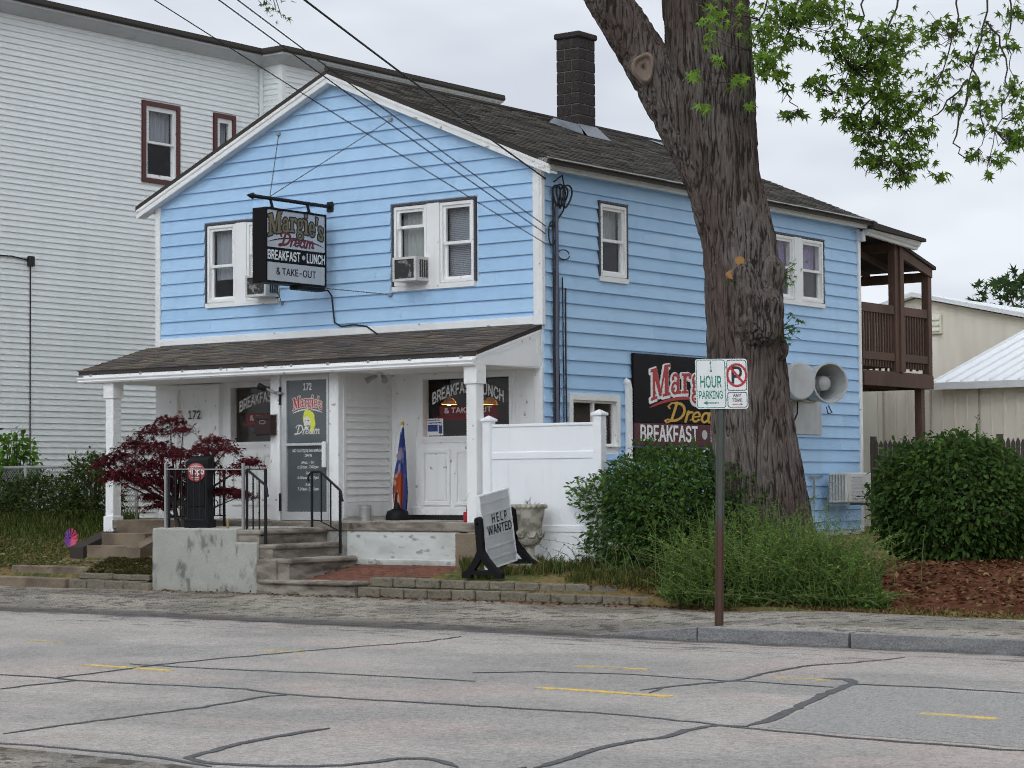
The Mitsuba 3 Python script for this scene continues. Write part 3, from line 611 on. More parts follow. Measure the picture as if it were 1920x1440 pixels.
def casing(a, b, c, d, to, parent, mulls=()):
    """sill, dark strips for the shadow gap, and mullion covers round a group of windows"""
    add('window_sill', MB().prism(bx(a - .02, c - .075, b + .02, c - .004), 0, .055, to), 'm_white', parent=parent)
    add('window_casing', MB().prism(bx(a - .035, c, a - .002, d + .03), 0, .042, to).prism(bx(a - .035, d + .002, b + .035, d + .034), 0, .046, to).prism(bx(b + .002, c, b + .03, d), 0, .040, to), 'm_shadowgap', parent=parent)  # dark strips put in for the shadow gap round the frames
    for x0, x1 in mulls: add('mullion', MB().prism(bx(x0, c - .003, x1, d), 0, .044, to), 'm_white', parent=parent)
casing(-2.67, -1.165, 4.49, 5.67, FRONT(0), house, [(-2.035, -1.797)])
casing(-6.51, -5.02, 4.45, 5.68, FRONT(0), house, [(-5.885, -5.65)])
hung_window(*WIN_F[0], FRONT(0), house, .74, ('m_curtain_or_sky', .25, .98))
hung_window(*WIN_F[1], FRONT(0), house, .49, 'slats')
hung_window(*WIN_F[2], FRONT(0), house, .47, ('m_blind_or_sky', .3, .98))
hung_window(*WIN_F[3], FRONT(0), house, .6, ('m_curtain_or_sky', .4, .98))
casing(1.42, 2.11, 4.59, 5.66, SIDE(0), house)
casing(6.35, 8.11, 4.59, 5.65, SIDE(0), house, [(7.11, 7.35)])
hung_window(*WIN_S[0], SIDE(0), house, .50, ('m_curtain_or_sky', .5, .97))  # sheet behind the upper pane stands in for the sky reflected there
hung_window(*WIN_S[1], SIDE(0), house, .5, ('m_purplecurtain', .45, .97))
hung_window(*WIN_S[2], SIDE(0), house, .5, ('m_purplecurtain', .5, .97))
# the small sliding window above the vinyl fence
a, b, c, d = LOWS
k_ = add('sliding_window', MB().prism(bx(a - .05, c, b + .05, d + .06).difference(bx(a + .03, c + .02, b - .03, d - .03)), -.06, .045, SIDE(0)), 'm_white', parent=house)
for q, (p0, p1) in enumerate(((a + .03, (a + b) / 2 + .02), ((a + b) / 2 - .02, b - .03))):
    add('sash', MB().prism(bx(p0, c + .02, p1, d - .03).difference(bx(p0 + .035, c + .05, p1 - .035, d - .065)), -.02 - .025 * q, .005 - .025 * q, SIDE(0)), 'm_white', parent=k_)
    add('pane', MB().put([(-.008 - .025 * q, p0 + .03, c + .04), (-.008 - .025 * q, p1 - .03, c + .04), (-.008 - .025 * q, p1 - .03, d - .055), (-.008 - .025 * q, p0 + .03, d - .055)], [[0, 1, 2, 3]]), 'm_glass', parent=k_)

# ---- ground floor front: shop windows, panel door, glazed vestibule
def shop_window(x0, x1, z0, z1):
    g = bx(x0 - .10, z0 - .09, x1 + .10, z1 + .085)
    k = add('shop_window', MB().prism(g.difference(bx(x0, z0, x1, z1)), -.09, .022, FRONT(0)).prism(bx(x0 - .06, z0 - .05, x1 + .06, z1 + .05).difference(bx(x0, z0, x1, z1)), .0, .036, FRONT(0)), 'm_white', parent=house)
    add('pane', MB().put([(x0, .03, z0), (x1, .03, z0), (x1, .03, z1), (x0, .03, z1)], [[0, 1, 2, 3]]), 'm_glass', parent=k)
    xc = (x0 + x1) / 2 ; w = 1.30
    bw = lambda m: warp(m, lambda u, v: (u, v * (1 + .25 * (u / w) ** 2) - .62 * (u / w) ** 2 + .0))
    add('arched_lettering', onto(bw(sans('BREAKFAST  LUNCH', .155, w)), (xc, .026, z0 + .62), *F_AX), 'm_textwhite', parent=k)
    add('lower_lettering', onto(sans('& TAKE-OUT', .075, .86), (xc, .026, z0 + .335), *F_AX), 'm_textcream', parent=k)
    add('swash', solid(bx(-.52, .0, .52, .14), (xc, .0285, z0 + .30), F_AX, 0, .001).add(solid(affinity.scale(ell(0, 0, .62, .07).intersection(bx(-1, -1, 1, 0)), 1, 1), (xc, .0285, z0 + .29), F_AX, 0, .001)), 'm_textdarkred', parent=k)
    return k
shop_window(*WL); wr = shop_window(*WR_)
mb = MB().prism(bx(-2.10, 2.285, -1.80, 2.53), 0, .002, FRONT(.027)); cd = add('window_card', mb, 'm_signwhite', parent=wr)
add('window_card_print', MB().prism(unary_union([bx(-2.085, 2.34, -1.90, 2.44), bx(-2.085, 2.46, -1.83, 2.475), bx(-2.085, 2.50, -1.86, 2.512), bx(-1.88, 2.31, -1.82, 2.43)]), 0, .001, FRONT(.0245)), 'm_bluepl', parent=wr)
def panel(x0, x1, z0, z1, y=0):
    return MB().prism(bx(x0, z0, x1, z1).difference(bx(x0 + .05, z0 + .05, x1 - .05, z1 - .05)), 0, .032, FRONT(y)).prism(bx(x0 + .08, z0 + .08, x1 - .08, z1 - .08), 0, .022, FRONT(y))
for x0, x1 in ((-2.16, -1.64), (-1.56, -1.04), (-.96, -.44), (-6.0, -5.45), (-5.35, -4.8)): add('wall_panel', panel(x0, x1, 1.27, 2.08), 'm_white', parent=house)
for x0, x1 in ((-2.70, -2.30), (-.42, -.16)): add('wall_panel', MB().prism(bx(x0, 1.3, x0 + .02, 3.12), 0, .008, FRONT(0)).prism(bx(x1, 1.3, x1 + .02, 3.12), 0, .008, FRONT(0)), 'm_white', parent=house)
add('base_board', MB().rbox(-2.73, -.0, -.03, -.001, 1.13, 1.25, .006), 'm_white', parent=house)
add('base_gap', MB().box(-2.73, -.005, -.004, -.001, 1.05, 1.13), 'm_black', parent=house)
# panel door 172 at the left
add('door_frame', MB().prism(bx(-7.30, 1.06, -6.20, 3.17).difference(bx(-7.12, 1.05, -6.38, 3.10)), 0, .09, FRONT(0)), 'm_white', parent=house)
pd = add('panel_door', MB().prism(bx(-7.12, 1.06, -6.38, 3.10).difference(unary_union([bx(-7.05 + i * .33, z0, -6.78 + i * .33, z1) for i in (0, 1) for z0, z1 in ((2.62, 2.95), (1.95, 2.50), (1.2, 1.85))])), 0, .02, FRONT(0)).prism(bx(-7.12, 1.06, -6.38, 3.10), .0, .006, FRONT(0)), 'm_white', parent=house)
add('house_number', onto(sans('172', .13, .27), (-6.78, -.044, 2.635), *F_AX), 'm_textblack', parent=pd)
add('pilaster', MB().rbox(-W, -7.33, -.05, -.001, 1.06, 3.2, .006), 'm_white', parent=house)
# vestibule with the glazed door
VX0, VX1, VY = -4.07, -2.74, -1.18
add('vestibule_post', MB().rbox(VX0, -3.885, VY - .02, VY + .12, 1.06, 3.22, .008), 'm_white', parent=house)
add('vestibule_post', MB().rbox(-2.93, VX1 - .012, VY - .01, VY + .10, 1.06, 3.22, .008), 'm_white', parent=house)
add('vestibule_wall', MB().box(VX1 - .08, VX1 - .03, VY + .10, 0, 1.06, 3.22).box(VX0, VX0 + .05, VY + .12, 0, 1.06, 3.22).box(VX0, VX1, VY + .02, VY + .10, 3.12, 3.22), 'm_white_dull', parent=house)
clapboards(house, 'vestibule_board', bx(VY + .15, 1.33, -.06, 3.20), SIDE(VX1 - .03), 1.33, .1055, 'm_white_dull', .030, .003)
add('vestibule_trim', MB().box(VX1 - .03, VX1, VY + .10, VY + .15, 1.1, 3.2).box(VX1 - .03, VX1 - .004, -.06, -.001, 1.3, 3.2).box(VX1 - .03, VX1 - .002, VY + .15, -.001, 1.12, 1.325), 'm_white_dull', parent=house)
gd = add('glazed_door', MB().prism(bx(-3.86, 1.07, -2.945, 3.19).difference(bx(-3.765, 1.19, -2.985, 3.10)), -.05, .0, FRONT(VY)), 'm_alu', parent=house, label='grey glazed shop door with lettering and opening hours')
add('door_glass', MB().prism(bx(-3.765, 1.19, -2.985, 3.10), -.035, -.025, FRONT(VY)), 'm_doorfilm', parent=gd)
add('push_bar', MB().rbox(-3.76, -3.0, VY - .035, VY - .012, 2.145, 2.185, .006), 'm_alu', parent=gd)
add('handle', MB().rbox(-3.03, -2.965, VY - .06, VY - .015, 1.83, 2.20, .008), 'm_signwhite', parent=gd)
for z_ in (2.75, 1.2): add('hinge', MB().box(-3.895, -3.865, VY - .022, VY, z_, z_ + .26), 'm_iron', parent=gd)
DC, DY = -3.37, VY + .024
add('door_number', onto(sans('172', .10, .155), (DC, DY, 2.955), *F_AX), 'm_textwhite', parent=gd)
g = arch(MARGIE, .56, .17, .055)
add('door_lettering', solid(g.buffer(.012), (DC, DY, 2.66), F_AX, 0, .001).add(solid(swoosh(.58, .055, .022), (DC, DY, 2.62), F_AX, 0, .0012)), 'm_textcream', parent=gd)
add('door_lettering', solid(g, (DC, DY, 2.66), F_AX, 0, .0022), 'm_textred', parent=gd)
hair = unary_union([ell(.00, .10, .075, .075), ell(.06, .06, .075, .085), ell(.10, -.03, .05, .09), ell(.085, -.12, .04, .05), ell(-.045, .05, .045, .07)])
face = unary_union([ell(-.01, -.01, .065, .085), Polygon([(-.06, -.03), (.03, -.05), (.0, -.12), (-.05, -.11)])])
pic = add('door_picture', solid(hair, (DC, DY, 2.50), F_AX, 0, .001), 'm_hair', parent=gd, label='yellow haired face drawn on the door glass')
add('door_picture_face', solid(face, (DC, DY, 2.50), F_AX, 0, .002), 'm_skin', parent=gd)
add('door_picture_line', solid(unary_union([ell(-.035, .01, .014, .008), ell(.02, .01, .014, .008), stroke([(-.03, -.062), (0, -.072), (.025, -.058)], .012)]), (DC, DY, 2.50), F_AX, 0, .003), 'm_textblack', parent=gd)
dr_ = affinity.scale(affinity.translate(DREAM, -1.58, 0), .15, .14, origin=(0, 0))
add('door_lettering', solid(dr_, (DC, DY, 2.315), F_AX, 0, .002), 'm_textcream', parent=gd)
for t_, z, h, w in (('NO OUTSIDE BEVERAGES', 2.055, .042, .60), ('OPEN', 1.985, .042, .13), ('Mon. - Fri.', 1.885, .040, .25), ('6:00am-2:00pm', 1.82, .040, .41), ('Sat.', 1.73, .040, .09), ('6:00am-1:00pm', 1.665, .040, .41), ('Sun.', 1.565, .040, .10), ('7:00am-1:00pm', 1.50, .040, .41)):
    add('opening_hours', onto(sans(t_, h, w, .001, False), (DC + .01, DY, z), *F_AX), 'm_textwhite', parent=gd)
mbx = add('mailbox', MB().rbox(-4.235, -3.93, VY - .17, VY - .021, 2.31, 2.60, .01).put([(-4.245, VY - .185, 2.545), (-3.92, VY - .185, 2.545), (-3.92, VY - .021, 2.615), (-4.245, VY - .021, 2.615)], [[0, 1, 2, 3]]), 'm_mailbox')
tag(mbx, 'dark brown metal mailbox mounted on the white post beside the glazed door', 'mailbox')
add('emblem', solid(ring(0, 0, .065, .03, .008, .008), (-4.08, VY - .1715, 2.50), F_AX, 0, .003), 'm_galv', parent=mbx)
lp = thing('spotlight', 'small grey spotlight fixed high on the white post left of the glazed door', 'lamp')
add('arm', MB().tube([(-3.86, VY - .02, 2.92), (-3.90, VY - .12, 2.93), (-4.0, VY - .17, 2.985)], .022, 8).lathe([(0, 0), (.05, 0), (.05, .03), (0, .03)], (-3.86, VY - .045, 2.905), 12), 'm_galv', parent=lp)
add('head', MB().tube([(-4.0, VY - .17, 2.985), (-4.04, VY - .2, 3.0), (-4.10, VY - .24, 3.03)], [.03, .045, .055], 10), 'm_iron', parent=lp)
# ---- porch
add('porch_slab', MB().rbox(-7.10, -.02, -1.5, -.002, .93, 1.06, .012), 'm_step', parent=house)
add('porch_foundation', MB().rbox(-2.35, -.33, -1.475, -1.30, .30, .93, .01).rbox(-2.30, -.33, -1.505, -1.46, .30, .545, .008).box(-.04, .0, -1.3, 0, .3, .93), 'm_found', parent=house)
add('porch_foundation', MB().rbox(-2.95, -2.352, -1.475, -1.30, .30, .93, .01), 'm_conc', parent=house)
add('porch_pier', MB().rbox(-.345, .02, -1.56, -1.18, .25, .915, .012), 'm_brown', parent=house)
def post(xc, yc, z0, base=False):
    m_ = MB().rbox(xc - .085, xc + .085, yc - .085, yc + .085, z0, 2.96, .006)
    k = add('porch_post', m_, 'm_white', parent=house)
    add('cap', MB().rbox(xc - .11, xc + .11, yc - .11, yc + .11, 2.93, 3.19, .006), 'm_white', parent=k)
    if base: add('base', MB().rbox(xc - .108, xc + .108, yc - .108, yc + .108, z0, z0 + .26, .006), 'm_white', parent=k)
post(-.12, -1.385, .915); post(-7.19, -1.385, .86, True)
y0, y1, z0, z1 = -1.53, 0.0, 3.36, 3.80
v = [(-7.82, y0, z0), (.0, y0, z0), (.0, y1, z1), (-7.82, y1, z1)]; v += [(x, y, z - .06) for x, y, z in v]
pr_ = add('porch_roof', MB().put(v, [[0, 1, 2, 3], [7, 6, 5, 4], [0, 4, 5, 1], [1, 5, 6, 2], [3, 2, 6, 7], [0, 3, 7, 4]]), 'm_roofbase', parent=house)
sl = np.array([0, y1 - y0, z1 - z0]); Ls = np.linalg.norm(sl)
PALP = [(.095, .080, .070), (.080, .070, .063), (.115, .096, .074), (.105, .075, .066), (.072, .064, .059), (.120, .102, .076), (.090, .080, .073)]
shingles(pr_, np.array([-7.83, y0 - .01, z0 + .002]), (1, 0, 0), sl / Ls, 7.84, Ls - .02, .125, .30, np.random.default_rng(11), PALP)
add('porch_fascia', MB().rbox(-7.72, -.01, -1.525, -1.49, 3.265, 3.325, .004).prism(Polygon([(-1.50, 3.17), (-1.555, 3.175), (-1.575, 3.20), (-1.565, 3.215), (-1.588, 3.245), (-1.58, 3.262), (-1.50, 3.262)]), 0, 7.79, lambda a, b, t: (t - 7.80, a, b)).rbox(-7.80, .0, -1.515, -1.488, 3.32, 3.352, .004), 'm_white', parent=house)
for x in (-7.55, -6.45, -5.55, -4.75, -4.33, -3.85, -3.35, -2.65, -1.9, -1.15, -.25): add('gutter_hook', MB().rbox(x - .022, x + .022, -1.536, -1.525, 3.275, 3.305, .003).rbox(x - .012, x + .03, -1.54, -1.53, 3.295, 3.315, .003), 'm_galv', parent=house)
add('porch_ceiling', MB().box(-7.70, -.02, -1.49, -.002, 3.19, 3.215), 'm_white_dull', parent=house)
tri = Polygon([(-1.49, 3.19), (-.012, 3.215), (-.012, 3.74), (-1.49, 3.315)])
add('porch_gable', MB().prism(tri, -.04, -.012, SIDE(0)).prism(Polygon([(-1.52, 3.27), (-.03, 3.70), (-.03, 3.735), (-1.52, 3.31)]), -.012, .004, SIDE(0)).prism(Polygon([(-1.05, 3.355), (-.10, 3.63), (-.10, 3.655), (-1.12, 3.36)]), -.012, -.003, SIDE(0)).prism(bx(-.105, 3.40, -.085, 3.64), -.012, -.003, SIDE(0)), 'm_white', parent=house)
add('porch_gable', MB().prism(tri, -.012, .0, SIDE(-7.68)), 'm_white', parent=house)
fl_ = thing('floodlight', 'twin floodlight under the porch ceiling right of the glazed door', 'lamp')
add('base', MB().lathe([(.05, 0), (.05, .03), (0, .03)], (-2.45, -.62, 3.155), 12), 'm_white_dull', parent=fl_)
for s_ in (-1, 1): add('lamp_head', MB().tube([(-2.45 + .04 * s_, -.62, 3.15), (-2.45 + .11 * s_, -.66, 3.12), (-2.45 + .18 * s_, -.72, 3.07)], [.02, .035, .05], 10), 'm_galv', parent=fl_)
for k, (x, z) in enumerate(((-1.80, 2.79), (-1.03, 2.77))):
    lm = thing('pendant_lamp', 'lit amber pendant lamp inside the right shop window, %s' % ('left one of the two' if k == 0 else 'right one of the two'), 'lamp', 'pendant lamps in the shop window')
    x -= .62
    add('cord', MB().tube([(x, .95, z), (x, .95, 3.3)], .006, 6), 'm_iron', parent=lm)
    add('shade', MB().lathe([(.01, .09), (.05, .075), (.10, .02), (.115, -.02)], (x, .95, z + .0), 18), 'm_bulb', True, parent=lm, emitter={'type': 'area', 'radiance': rgb(2.6, 1.1, .14)})
    add('bulb', MB().lathe([(0, -.04), (.03, -.025), (.04, 0), (.02, .04)], (x, .95, z), 12), 'm_bulb', True, parent=lm, emitter={'type': 'area', 'radiance': rgb(7, 3.6, .8)})
# ------------------------------------------------------------------ things on the house
ac = thing('window_air_conditioner', 'beige window air conditioner with a dirty coil below the right pair of front windows', 'air conditioner')
def window_ac(x0, x1, z0, z1, yf, key):
    add('cabinet', MB().prism(bx(x0, z0, x1, z1).difference(bx(x0 + .035, z0 + .035, x1 - .035, z1 - .035)), .02, yf, FRONT(0)).box(x0 + .02, x1 - .01, -yf + .04, -.02, z0 + .01, z1 - .01), 'm_acwhite', parent=key)
    add('coil', MB().box(x0 + .035, x1 - .035, -yf + .015, -yf + .05, z0 + .035, z1 - .035), 'm_coil', parent=key)
    for k in range(4): add('side_louvre', MB().box(x1 - .001, x1 + .006, -yf + .09 + .05 * k, -yf + .12 + .05 * k, z0 + .05, z1 - .04), 'm_black', parent=key)
    add('filler_panel', MB().box(x0 - .12, x1 + .05, -.018, .0, z0 - .04, z0), 'm_white', parent=key)
window_ac(-2.44, -2.0, 4.53, 4.88, .34, ac)
ac = thing('window_air_conditioner', 'old white window air conditioner half hidden behind the hanging sign', 'air conditioner')
window_ac(-5.40, -4.97, 4.47, 4.80, .33, ac)

hs = thing('hanging_sign', 'black box sign with grey face hung from an iron arm on the blue gable', 'sign')
hx, hy0, hy1, hz0, hz1 = -3.785, -1.59, -.27, 4.525, 5.62
add('box', MB().rbox(hx - .27, hx - .012, hy0, hy1, hz0, hz1, .01), 'm_signblack', parent=hs)
add('frame', MB().prism(bx(hy0, hz0, hy1, hz1).difference(bx(hy0 + .03, hz0 + .03, hy1 - .03, hz1 - .03)), -.015, .005, SIDE(hx)), 'm_signblack', parent=hs)
yc, wd = (hy0 + hy1) / 2, hy1 - hy0 - .06
add('face', MB().prism(bx(hy0 + .03, 5.045, hy1 - .03, hz1 - .03), -.012, -.004, SIDE(hx)), 'm_signgrey', parent=hs, label='grey upper panel with the name in bronze letters')
add('face', MB().prism(bx(hy0 + .03, 4.825, hy1 - .03, 5.045), -.012, -.003, SIDE(hx)), 'm_signblack', parent=hs, label='black middle panel')
add('face', MB().prism(bx(hy0 + .03, hz0 + .03, hy1 - .03, 4.825), -.012, -.004, SIDE(hx)), 'm_signgrey', parent=hs, label='grey lower panel')
g = arch(MARGIE, 1.20, .31, .10)
add('name_lettering', solid(g.buffer(.022), (hx, yc, 5.20), S_AX, -.006, -.0015), 'm_textblack', parent=hs)
add('name_lettering', solid(g, (hx, yc, 5.20), S_AX, -.002, .001), 'm_bronze', parent=hs)
add('swash', solid(swoosh(1.20, .085, .022), (hx, yc, 5.12), S_AX, -.006, -.002), 'm_textblack', parent=hs)
g = affinity.scale(affinity.translate(DREAM, -1.58, 0), .235, .20, origin=(0, 0))
add('name_lettering', solid(g.buffer(.005), (hx, yc + .02, 5.085), S_AX, -.006, -.002), 'm_textblack', parent=hs)
add('name_lettering', solid(g, (hx, yc + .02, 5.085), S_AX, -.004, .0), 'm_textdarkred', parent=hs)
for t_, x, w in (('BREAKFAST', -.265, .70), ('LUNCH', .43, .40)): add('lettering', onto(sans(t_, .135, w), (hx - .004, yc + x, 4.868), *S_AX), 'm_textwhite', parent=hs)
add('dot', solid(ell(0, 0, .035, .035), (hx - .004, yc + .158, 4.935), S_AX, 0, .003), 'm_greycap', parent=hs)
add('lettering', onto(sans('& TAKE-OUT', .10, .86, .003), (hx - .005, yc, 4.65), *S_AX), 'm_textblack', parent=hs)
add('arm', MB().tube([(hx - .13, .0, 5.775), (hx - .13, -1.74, 5.775)], .028, 10).tube([(hx - .13, -1.72, 5.775), (hx - .13, -1.84, 5.775)], [.05, .008], 8).rbox(hx - .19, hx - .07, -.05, -.02, 5.70, 5.85, .005), 'm_iron', parent=hs)
for y in (-1.35, -.55): add('hanger', MB().bar((hx - .13, y, 5.76), (hx - .13, y + .06, 5.61), .03).bar((hx - .16, y + .01, 5.65), (hx - .10, y + .11, 5.63), .02), 'm_iron', parent=hs)
for a_, b_ in (((hx - .13, -1.36, 5.80), (-4.97, -.03, 6.99)), ((hx - .13, -1.36, 5.80), (-2.72, -.03, 6.98)), ((hx - .13, -1.25, 4.53), (-4.92, -.03, 4.38)), ((hx - .13, -.9, 4.53), (-2.74, -.03, 4.38))): add('wire_stay', MB().tube([a_, b_], .006, 5), 'm_wire', parent=hs)
for p_ in ((-4.97, 6.99), (-2.72, 6.98), (-4.92, 4.38), (-2.74, 4.38)): add('eye_bolt', MB().rbox(p_[0] - .03, p_[0] + .03, -.06, -.015, p_[1] - .025, p_[1] + .025, .005), 'm_galv', parent=hs)
add('lamp_bar', MB().rbox(hx - .22, hx - .04, -.85, -.25, hz0 - .055, hz0 - .005, .008), 'm_iron', parent=hs)
cv = [(hx - .13, -.3, 4.50), (hx - .10, -.12, 4.50), (hx - .08, -.06, 4.42), (hx - .07, -.04, 4.2), (hx - .04, -.045, 4.02), (hx + .1, -.05, 3.95), (hx + .35, -.05, 3.965), (hx + .6, -.05, 3.93), (hx + .82, -.06, 3.80)]
add('power_cable', MB().tube(cv, .013, 7), 'm_wire', parent=hs)

ws = thing('wall_sign', 'large black and maroon sign on the blue side wall, partly behind the tree', 'sign')
sy0, sy1 = 2.20, 5.45
add('board', MB().rbox(.03, .075, sy0, sy1, 2.47, 3.50, .004).box(.03, .072, sy0, sy1, 1.95, 2.10), 'm_signblack', parent=ws)
add('band', MB().rbox(.03, .078, sy0, sy1, 2.13, 2.465, .004), 'm_maroon', parent=ws)
g = arch(MARGIE, 2.22, .47, .14); yc = 3.77
add('name_lettering', solid(g.buffer(.032), (.076, yc - .02, 2.785), S_AX, 0, .004), 'm_textwhite', parent=ws)
add('name_lettering', solid(g, (.076, yc, 2.80), S_AX, .003, .008), 'm_textred', parent=ws)
add('swash', solid(swoosh(2.3, .17, .05), (.076, yc, 2.70), S_AX, 0, .003), 'm_textred', parent=ws)
g = affinity.scale(affinity.translate(DREAM, -1.58, 0), .53, .30, origin=(0, 0))
add('name_lettering', solid(g, (.076, 3.93, 2.50), S_AX, 0, .005), 'm_gold', parent=ws)
for t_, y, w in (('BREAKFAST', 3.16, 1.60), ('LUNCH', 4.82, .95)): add('lettering', onto(sans(t_, .235, w, .005), (.078, y, 2.20), *S_AX), 'm_textwhite', parent=ws)
add('dot', solid(ell(0, 0, .075, .075), (.078, 4.16, 2.31), S_AX, 0, .004), 'm_greycap', parent=ws)
add('lettering', onto(sans('& TAKE OUT', .13, 1.9, .004), (.073, 3.85, 1.965), *S_AX), 'm_textwhite', parent=ws)
# pipes and cables at the corner of the house
dp = add('vent_pipe', MB().tube([(.06, 2.08, .8), (.06, 2.08, 2.97), (.055, 2.06, 3.05), (.02, 2.02, 3.08)], .058, 12), 'm_white'); tag(dp, 'white plastic pipe up the side wall beside the large sign', 'pipe')
for k, (y, z0, z1, r_) in enumerate(((.21, .8, 5.75, .016), (.27, .8, 5.5, .028), (.335, .8, 4.6, .010), (.50, .8, 4.35, .012), (.44, 2.2, 4.5, .009))):
    q = np.linspace(z1, z0, 14); pts = [(.035 + r_, y + .025 * float(meshkit.noise(np.array([z * 1.7, k * 3., 0]))), z) for z in q]
    add('service_cable' if r_ < .02 else 'service_conduit', MB().tube(pts, r_, 7), 'm_wire' if r_ < .02 else 'm_conduit', parent=house)
cc = thing('cable_coil', 'tangle of black cables coiled at the top corner of the blue house', 'cable')
r = np.random.default_rng(2)
for k in range(4):
    a = np.linspace(0, 2 * np.pi * 1.2, 26); ry, rz_ = .07 + .04 * r.random(), .14 + .05 * r.random(); th = r.uniform(-.35, .1)
    y = ry * np.cos(a); z = rz_ * np.sin(a)
    add('loop', MB().tube(np.stack([.06 + .03 * k + .02 * np.sin(a * 2), .30 + y * math.cos(th) - z * math.sin(th) + .04 * k, 5.64 + y * math.sin(th) + z * math.cos(th)], 1), .013, 6), 'm_wire', parent=cc)
a = np.linspace(.3, 6.2, 22)
add('loop', MB().tube(np.stack([.05 + 0 * a, .20 + .09 * np.cos(a), 5.10 + .17 * np.sin(a)], 1), .011, 6), 'm_wire', parent=cc)
add('loop', MB().tube(np.stack([.06 + 0 * a, .46 + .14 * np.cos(a), 4.82 + .07 * np.sin(a)], 1), .009, 6), 'm_wire', parent=cc)
add('drip', MB().tube([(.05, .25, 5.84), (.07, .42, 5.95), (.07, .50, 5.7), (.06, .46, 5.45), (.05, .3, 5.28), (.05, .16, 5.2)], .012, 6), 'm_wire', parent=cc)
WIRES = [((.05, .05, 5.86), (4.16, -10.76, 6.59), .013, 'thick twisted service cable from the roof corner to the top edge, highest of the wires'),
         ((.05, .05, 5.19), (3.49, -11.26, 6.76), .0075, 'thin black overhead wire, second from the right at the top of the picture'),
         ((.05, .05, 5.08), (3.30, -11.40, 6.79), .0075, 'thin black overhead wire, third from the right at the top of the picture'),
         ((.05, .05, 4.94), (2.66, -11.89, 6.83), .0065, 'thin black overhead wire, leftmost and lowest on the house corner')]
for A, B, r_, lb in WIRES:
    A, B = np.array(A), np.array(B); t = np.linspace(0, 2.0, 60)[:, None]
    p = A + (B - A) * t; p[:, 2] += .22 * ((t[:, 0]) ** 2 - .8 * t[:, 0]) * .5
    if r_ > .02: p += .012 * np.stack([np.sin(t[:, 0] * 150), 0 * t[:, 0], np.cos(t[:, 0] * 150)], 1)
    w_ = add('overhead_wire', MB().tube(p, r_ * .9, 6), 'm_wire'); tag(w_, lb, 'wire', 'overhead wires to the blue house')
# exhaust fans on the side wall
for k, (y, z, lid) in enumerate(((6.50, 3.20, True), (7.25, 3.18, False))):
    ef = thing('exhaust_fan', 'round grey exhaust duct on the side wall, closed by a flat lid, beside the tree' if lid else 'round grey exhaust hood on the side wall with open mouth and fan motor', 'exhaust fan')
    ax = np.array([.80, -.30 if lid else -.42, 0]); ax /= np.linalg.norm(ax); p0 = np.array([.03, y, z]); L_ = .62 if lid else .92; R_ = .30
    u = np.cross(ax, [0, 0, 1]); w = np.cross(u, ax)
    def cyl(prof, n=32):
        a = np.arange(n) * 2 * np.pi / n; i = np.arange(n)
        V = np.vstack([p0 + ax * t + rr * (np.cos(a)[:, None] * u + np.sin(a)[:, None] * w) for rr, t in prof])
        F = np.vstack([np.stack([q * n + i, q * n + (i + 1) % n, (q + 1) * n + (i + 1) % n, (q + 1) * n + i], 1) for q in range(len(prof) - 1)])
        return MB().put(V, F)
    for dz_ in (-.22, .22): add('bracket', MB().bar(p0 + [0, 0, dz_], p0 + ax * L_ * .6 + [0, 0, dz_ * 1.28], .035, .012), 'm_galv', parent=ef)
    add('band', cyl([(.272, L_ * .42), (.292, L_ * .43), (.292, L_ * .49), (.275, L_ * .5)]), 'm_galv', 30, parent=ef)
    if lid:
        add('duct', cyl([(.26, 0), (.27, L_ - .12), (.29, L_ - .11)]), 'm_fan', 40, parent=ef)
        add('lid', cyl([(.29, L_ - .12), (.31, L_ - .11), (.31, L_ - .05), (.30, L_ - .045), (.30, L_ - .01), (.285, L_), (0, L_ + .01)]), 'm_fan', 30, parent=ef)
    else:
        add('duct', cyl([(.25, 0), (.28, L_ * .5), (.315, L_ - .04), (.335, L_ - .03), (.335, L_), (.31, L_), (.30, L_ - .02), (.235, .05), (0, .04)]), 'm_fan', 40, parent=ef)
        add('motor', cyl([(.0, L_ - .12), (.07, L_ - .13), (.115, L_ - .17), (.125, L_ - .25), (.12, L_ - .42), (.05, L_ - .44), (.05, .1)]), 'm_fan', 40, parent=ef)
        for ang in (30, 150, 270):
            e = math.cos(math.radians(ang)) * u + math.sin(math.radians(ang)) * w
            add('strut', MB().bar(p0 + ax * (L_ - .35) + e * .1, p0 + ax * (L_ - .35) + e * .28, .03, .012), 'm_fan', parent=ef)
        for ang in range(0, 360, 72):
            e = math.cos(math.radians(ang)) * u + math.sin(math.radians(ang)) * w; e2 = np.cross(ax, e)
            add('blade', MB().put([p0 + ax * .30 + e * .05 - e2 * .03, p0 + ax * .36 + e * .05 + e2 * .04, p0 + ax * .38 + e * .22 + e2 * .11, p0 + ax * .30 + e * .22 - e2 * .04], [[0, 1, 2, 3]]), 'm_galv', parent=ef)
fp = thing('fan_panel', 'dull grey metal sheet on the side wall below the exhaust ducts', 'panel')
add('sheet', MB().rbox(.03, .052, 6.75, 7.95, 2.36, 2.92, .004), 'm_fan', parent=fp)
add('plate', MB().rbox(.045, .09, 6.75, 7.70, 2.90, 3.50, .006), 'm_beigedark', parent=fp)
add('cord', MB().tube([(.1, 7.05, 2.9), (.12, 7.0, 2.7), (.10, 6.9, 2.55)], .012, 6).tube([(.1, 8.1, 2.86), (.14, 8.15, 2.74), (.12, 8.05, 2.72), (.12, 8.0, 2.83)], .010, 6), 'm_iron', parent=fp)
cu = thing('heat_pump_unit', 'white outdoor heat pump low on the side wall beside the hedge', 'air conditioner')
add('body', MB().rbox(.16, .50, 7.95, 8.85, 1.22, 1.72, .015), 'm_acwhite', parent=cu)
